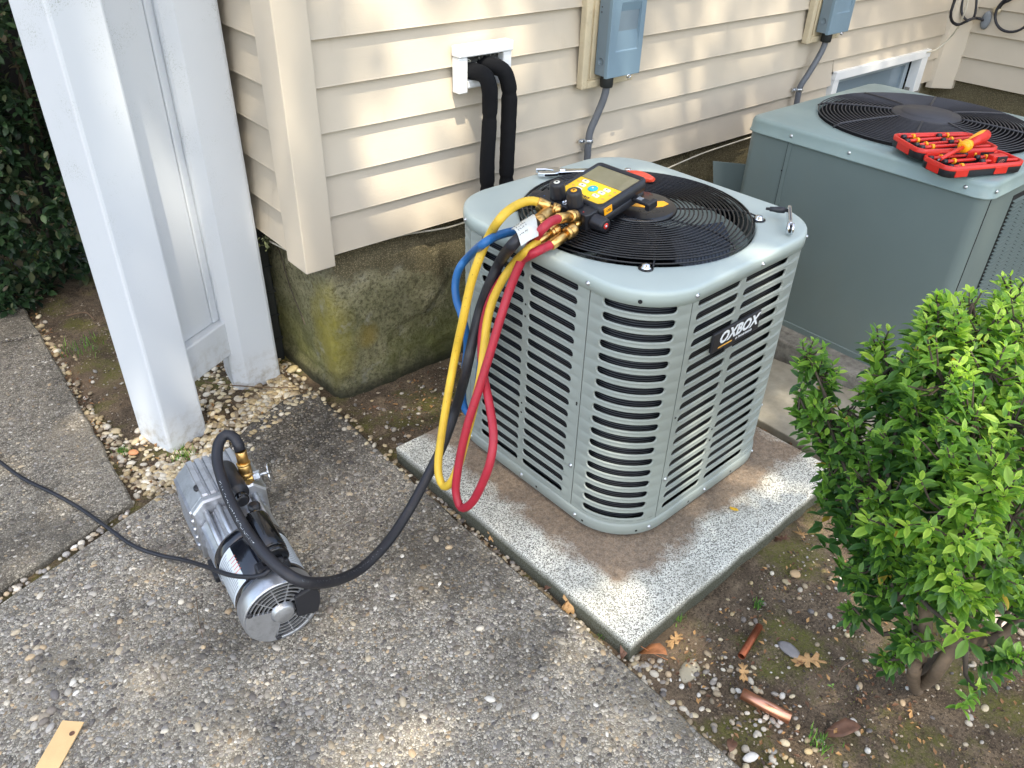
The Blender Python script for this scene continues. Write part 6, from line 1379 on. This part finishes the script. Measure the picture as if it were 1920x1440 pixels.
scatter_obj('foliage', LT, LF, pos[rest], rot[rest], sc[rest], edge[rest], 'leaf', shrub)
lm = []
for q_ in range(6):         # six leaf colours shared by the separately built leaves
    me = bpy.data.meshes.new('leaf'); me.from_pydata([tuple(v) for v in LT], [], LF); me.polygons.foreach_set('use_smooth', [True] * len(LF))
    ca = me.color_attributes.new('col', 'FLOAT_COLOR', 'POINT'); lo_, hi_ = np.percentile(f_[pick], [q_ * 16.6, (q_ + 1) * 16.6]); sel = pick[(f_[pick] >= lo_) & (f_[pick] <= hi_)]
    mc = cols[sel].mean(0) if len(sel) else GM_; cc4 = np.ones((len(LT), 4)); cc4[:, :3] = np.clip(mc[None] * ew[:, None], 0, 1); ca.data.foreach_set('color', cc4.astype(np.float32).ravel()); me.materials.append(M['leaf']); lm.append((lo_, me))
sinv = PM[shrub.name].inverted()
for i in pick:
    me = [m__ for lo_, m__ in lm if f_[i] >= lo_ - 1e-6][-1]; o = bpy.data.objects.new('leaf', me); COL.objects.link(o); o.parent = shrub
    R4 = Matrix([[rot[i][a__][b__] * sc[i][b__] for b__ in range(3)] + [pos[i][a__]] for a__ in range(3)] + [[0, 0, 0, 1]]); o.matrix_local = sinv @ R4
# stems
def limb(pts, r0, r1, mat, parent, name='branch'):
    P = spline(pts, .02); n = len(P); rr = [r0 + (r1 - r0) * i / (n - 1) + .08 * r0 * noise.noise(P[i] * 40) for i in range(n)]
    return MB().tube(P, rr, 8).obj(name, mat, parent)
B0 = V((1.4021, 0.2086, -0.03)); B1 = V((1.072, 0.174, 0.359))
L_a = V((1.067, 0.176, 0.4)); L_b = V((1.079, 0.191, 0.464)); R_a = V((1.078, 0.147, 0.379)); R_b = V((1.096, 0.146, 0.448)); R_c = V((1.112, 0.151, 0.504))
limb([B0, B1 + V((0, 0, .0)), L_a], .015, .011, 'bark', shrub, 'trunk'); limb([B0 + V((0, 0, .012)), R_a, R_b, R_c], .014, .010, 'bark', shrub, 'trunk'); limb([L_a, L_b, L_b + V((.0, .05, .12))], .013, .009, 'bark', shrub)
hub = [L_b + V((0, .04, .10)), R_c + V((0, .02, .05)), R_c, L_b, V((1.215, 0.106, 0.412))]
limb([B0 + V((.05, .02, 0)), V((1.169, 0.145, 0.375)), hub[4], V((1.297, 0.101, 0.45))], .012, .009, 'bark_dark', shrub)
st = MB()
for c_, r in CC:
    c_ = V(c_); h0 = min(hub, key=lambda q: (q - c_).length); mid = h0.lerp(c_, .5) + V((random.uniform(-.03, .03), random.uniform(-.03, .03), -.04)); n_ = spline([h0, mid, c_], .03)
    st.tube(n_, [.006 - .004 * i / (len(n_) - 1) for i in range(len(n_))], 5)
for p, d in zip(SP, SD):
    p = V(p); c_ = min(CC, key=lambda q: (V(q[0]) - p).length)[0]; st.tube([V(c_), (V(c_) + p) / 2 + V((0, 0, -.01)), p + V(d).normalized() * .002], [.0024, .0018, .0012], 4)
o = st.obj('twigs', 'bark_dark', shrub); o['kind'] = 'stuff'
# hedge at the far left, shade put into leaf colours and black core
hedge = thing('hedge', 'dark green leafy hedge behind the white posts at the far left', 'hedge', (.1, 3.9, 0))
rs = np.random.default_rng(91); SP, SD = [], []
for i in range(2300):
    x = rs.uniform(-.75, .75); z = 2.0 * rs.random() ** 1.25 + .02; y0_ = 3.12 - .0 * z + .12 * max(0, .3 - z) + (.25 if z > 1.2 else 0); y = y0_ + .22 * noise.noise((x * 3, z * 3, 4)) + abs(rs.normal(0, .16)) + (.30 - x) * .05
    if x > .30 and y < 3.0: continue
    SP.append((x, y, z)); SD.append((rs.normal(0, .5), -.8, .6 + rs.normal(0, .4)))
pos, dr, sz, ag = sprig_leaves(np.array(SP), np.array(SD), rs, 4, (2, 4), .044, .3, .03)
gc = lin((40, 66, 40), (54, 80, 48), (32, 54, 36), (84, 92, 64), (92, 84, 66)); cols = gc[rs.choice(5, len(pos), p=[.34, .26, .26, .09, .05])] * rs.uniform(.7, 1.2, (len(pos), 1))
scatter_obj('foliage', LT, LF, pos, lookrot(dr, rs.uniform(-.8, .8, len(pos))), np.stack([sz * 1.5, sz, sz], -1), cols, 'leaf_dark', hedge)
st = MB()
for i in range(34):
    x = rs.uniform(-.6, .6); y = 3.55 + rs.uniform(-.22, .35); a_ = V((x, y, -.03)); b_ = V((x + rs.uniform(-.25, .25), y - rs.uniform(-.05, .18), rs.uniform(.5, 1.6))); st.tube(spline([a_, a_.lerp(b_, .5) + V((rs.uniform(-.05, .05), rs.uniform(-.05, .05), 0)), b_], .08), [.007 - .0035 * k_ / 40 for k_ in range(len(spline([a_, a_.lerp(b_, .5), b_], .08)) + 3)][:len(spline([a_, a_.lerp(b_, .5) , b_], .08)) + 3] if 0 else .0055, 5)
o = st.obj('stems', 'bark_dark', hedge); o['kind'] = 'stuff'
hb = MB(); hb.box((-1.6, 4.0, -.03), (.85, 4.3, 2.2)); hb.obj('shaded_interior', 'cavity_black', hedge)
# vine sprig by the white cable
vs_ = thing('vine', 'small grey green vine sprig growing behind the second post below the siding', 'vine', (0.9181, 2.1938, 0.47))
rs = np.random.default_rng(95); c0 = np.array((0.9187, 2.2043, 0.475)); SP = c0 + rs.normal(0, .028, (16, 3)) * np.array([1, 1.2, .8]); pos, dr, sz, ag = sprig_leaves(SP, np.tile([[-.5, -.4, .6]], (16, 1)) + rs.normal(0, .3, (16, 3)), rs, 2, (2, 4), .024, .3, .014)
scatter_obj('foliage', LT, LF, pos, lookrot(dr, rs.uniform(-.8, .8, len(pos))), np.stack([sz, sz, sz], -1), lin((120, 126, 92), (104, 112, 84))[rs.choice(2, len(pos))], 'leaf_dark', vs_)
MB().tube(spline([tuple(c0 + (0, 0, -.02)), tuple(c0 + (.02, .01, -.08)), tuple(c0 + (.02, -.02, -.17)), (.918, 2.06, .22)], .02), .002, 5).obj('stem', 'bark_dark', vs_)
# seedlings
def seedling(label, px, n, size, seed, col):
    r_ = np.random.default_rng(seed); t_ = thing('seedling', label, 'seedling', px); p = np.array(px) + np.array([[0, 0, .014]])
    pos, dr, sz, ag = sprig_leaves(p, np.array([[.05, 0, 1.0]]), r_, n, (3, 5), size, .2, .007)
    scatter_obj('leaves', LT, LF, pos, lookrot(dr, r_.uniform(-.3, .3, len(pos))), np.stack([sz * 1.4, sz, sz], -1), np.tile(lin(col), (len(pos), 1)), 'leaf', t_)['kind'] = 'stuff'
    MB().tube([V(px) - V((0, 0, .006)), V(px) + V((.001, 0, .016))], .0011, 5).obj('stem', 'twig', t_)
seedling('tiny two leaved seedling on the soil right of the bright copper offcut', (1.2387, 0.327, -0.018), 1, .018, 3, (130, 170, 90))
seedling('small dark green seedling on the moss above the thin copper offcut', (1.3104, 0.5626, -0.018), 2, .016, 4, (70, 110, 50))
# ================================================================ SHADE TREE (unseen, added behind the viewer; crown gaps place the sun flecks)
shade = thing('added_shade_tree', 'unseen leafy tree added behind the viewpoint to dapple the sunlight', 'tree', (-3.2, -4.6, -.03))
rs = np.random.default_rng(123)
HOLES = [  # gaps cut for sun flecks: x, y, z of the lit spot, radius, strength
 (1.28, 1.92, 1.00, .17, .9), (1.15, 1.92, .62, .15, .75), (1.30, 1.92, .72, .16, .9), (1.38, 1.92, .56, .12, .8), (1.05, 1.92, .80, .10, .6), (2.62, 1.92, .86, .13, .8), (2.90, 1.92, .72, .12, .8), (2.75, 1.92, 1.02, .11, .7), (3.3, 1.92, 1.02, .09, .6), (3.9, 1.92, .80, .08, .6), (3.15, 1.92, .60, .08, .6),
 (.89, 2.08, .66, .10, .8), (.35, .86, 0, .22, .28), (1.30, .27, 0, .13, .95), (1.10, .16, 0, .09, .9), (1.60, .72, .04, .12, .5), (.62, 1.9, 0, .16, .3), (.05, 2.3, 0, .16, .45), (.50, 2.1, 0, .18, .6), (.45, 1.5, .1, .12, .4), (1.35, .15, .75, .14, .8), (.1, 1.1, 0, .14, .25), (2.0, 1.0, .3, .10, .4), (.98, .45, 0, .10, .4), (.75, .8, 0, .14, .15), (1.5, .9, .75, .15, .5), (1.0, 1.55, .6, .12, .6), (1.30, .30, .70, .30, .88)]
H = np.array([(x - SUN_DIR.x / SUN_DIR.z * z, y - SUN_DIR.y / SUN_DIR.z * z, r, s_) for x, y, z, r, s_ in HOLES])
n = 30000
cx = rs.uniform(-2.2, 6.2, n); cy = rs.uniform(-1.2, 4.6, n); zz = rs.uniform(7.8, 10.2, n)
px_ = cx + SUN_DIR.x / SUN_DIR.z * zz; py_ = cy + SUN_DIR.y / SUN_DIR.z * zz
dist = np.sqrt((cx[:, None] - H[None, :, 0]) ** 2 + (cy[:, None] - H[None, :, 1]) ** 2) / H[None, :, 2]
keep = np.ones(n)
wallz = (cx > .75) & (cx < 5.2) & (cy > 2.06) & (cy < 2.5); keep[wallz] = .50      # foliage thinned so the wall catches broken sun
rowm = wallz & (cx > 2.0); keep[rowm] = .62
for j in range(len(H)): keep *= 1 - H[j, 3] * np.exp(-dist[:, j] ** 3)
k = rs.random(n) < keep
pos = np.stack([px_, py_, zz], -1)[k]; n = len(pos)
d = rs.normal(0, 1, (n, 3)); d[:, 2] *= .4; sz = rs.uniform(.10, .17, n)
gc = lin((70, 108, 44), (88, 126, 52), (56, 92, 40))
scatter_obj('crown', LT[[0, 2, 3, 5, 6, 8, 9, 11, 12, 14, 15]] if 0 else LT, LF, pos, lookrot(d, rs.uniform(-1, 1, n)), np.stack([sz * 1.7, sz, sz * .6], -1), gc[rs.choice(3, n)], 'leaf_dark', shade)
trk = MB(); B = V((-3.2, -4.6, -.1)); T_ = V((-2.8, -4.2, 6.8))
trk.tube(spline([B, (-3.1, -4.5, 1.5), (-2.9, -4.1, 3.0), T_], .3), .20, 12); trk.obj('trunk', 'bark_dark', shade)
for i in range(9):
    e = pos[rs.integers(0, n)]; mid = (V(e) + T_) / 2 + V((0, 0, .5)); P = spline([T_, mid, V(e)], .4)
    MB().tube(P, [.10 - .08 * q / (len(P) - 1) for q in range(len(P))], 6).obj('limb', 'bark_dark', shade)
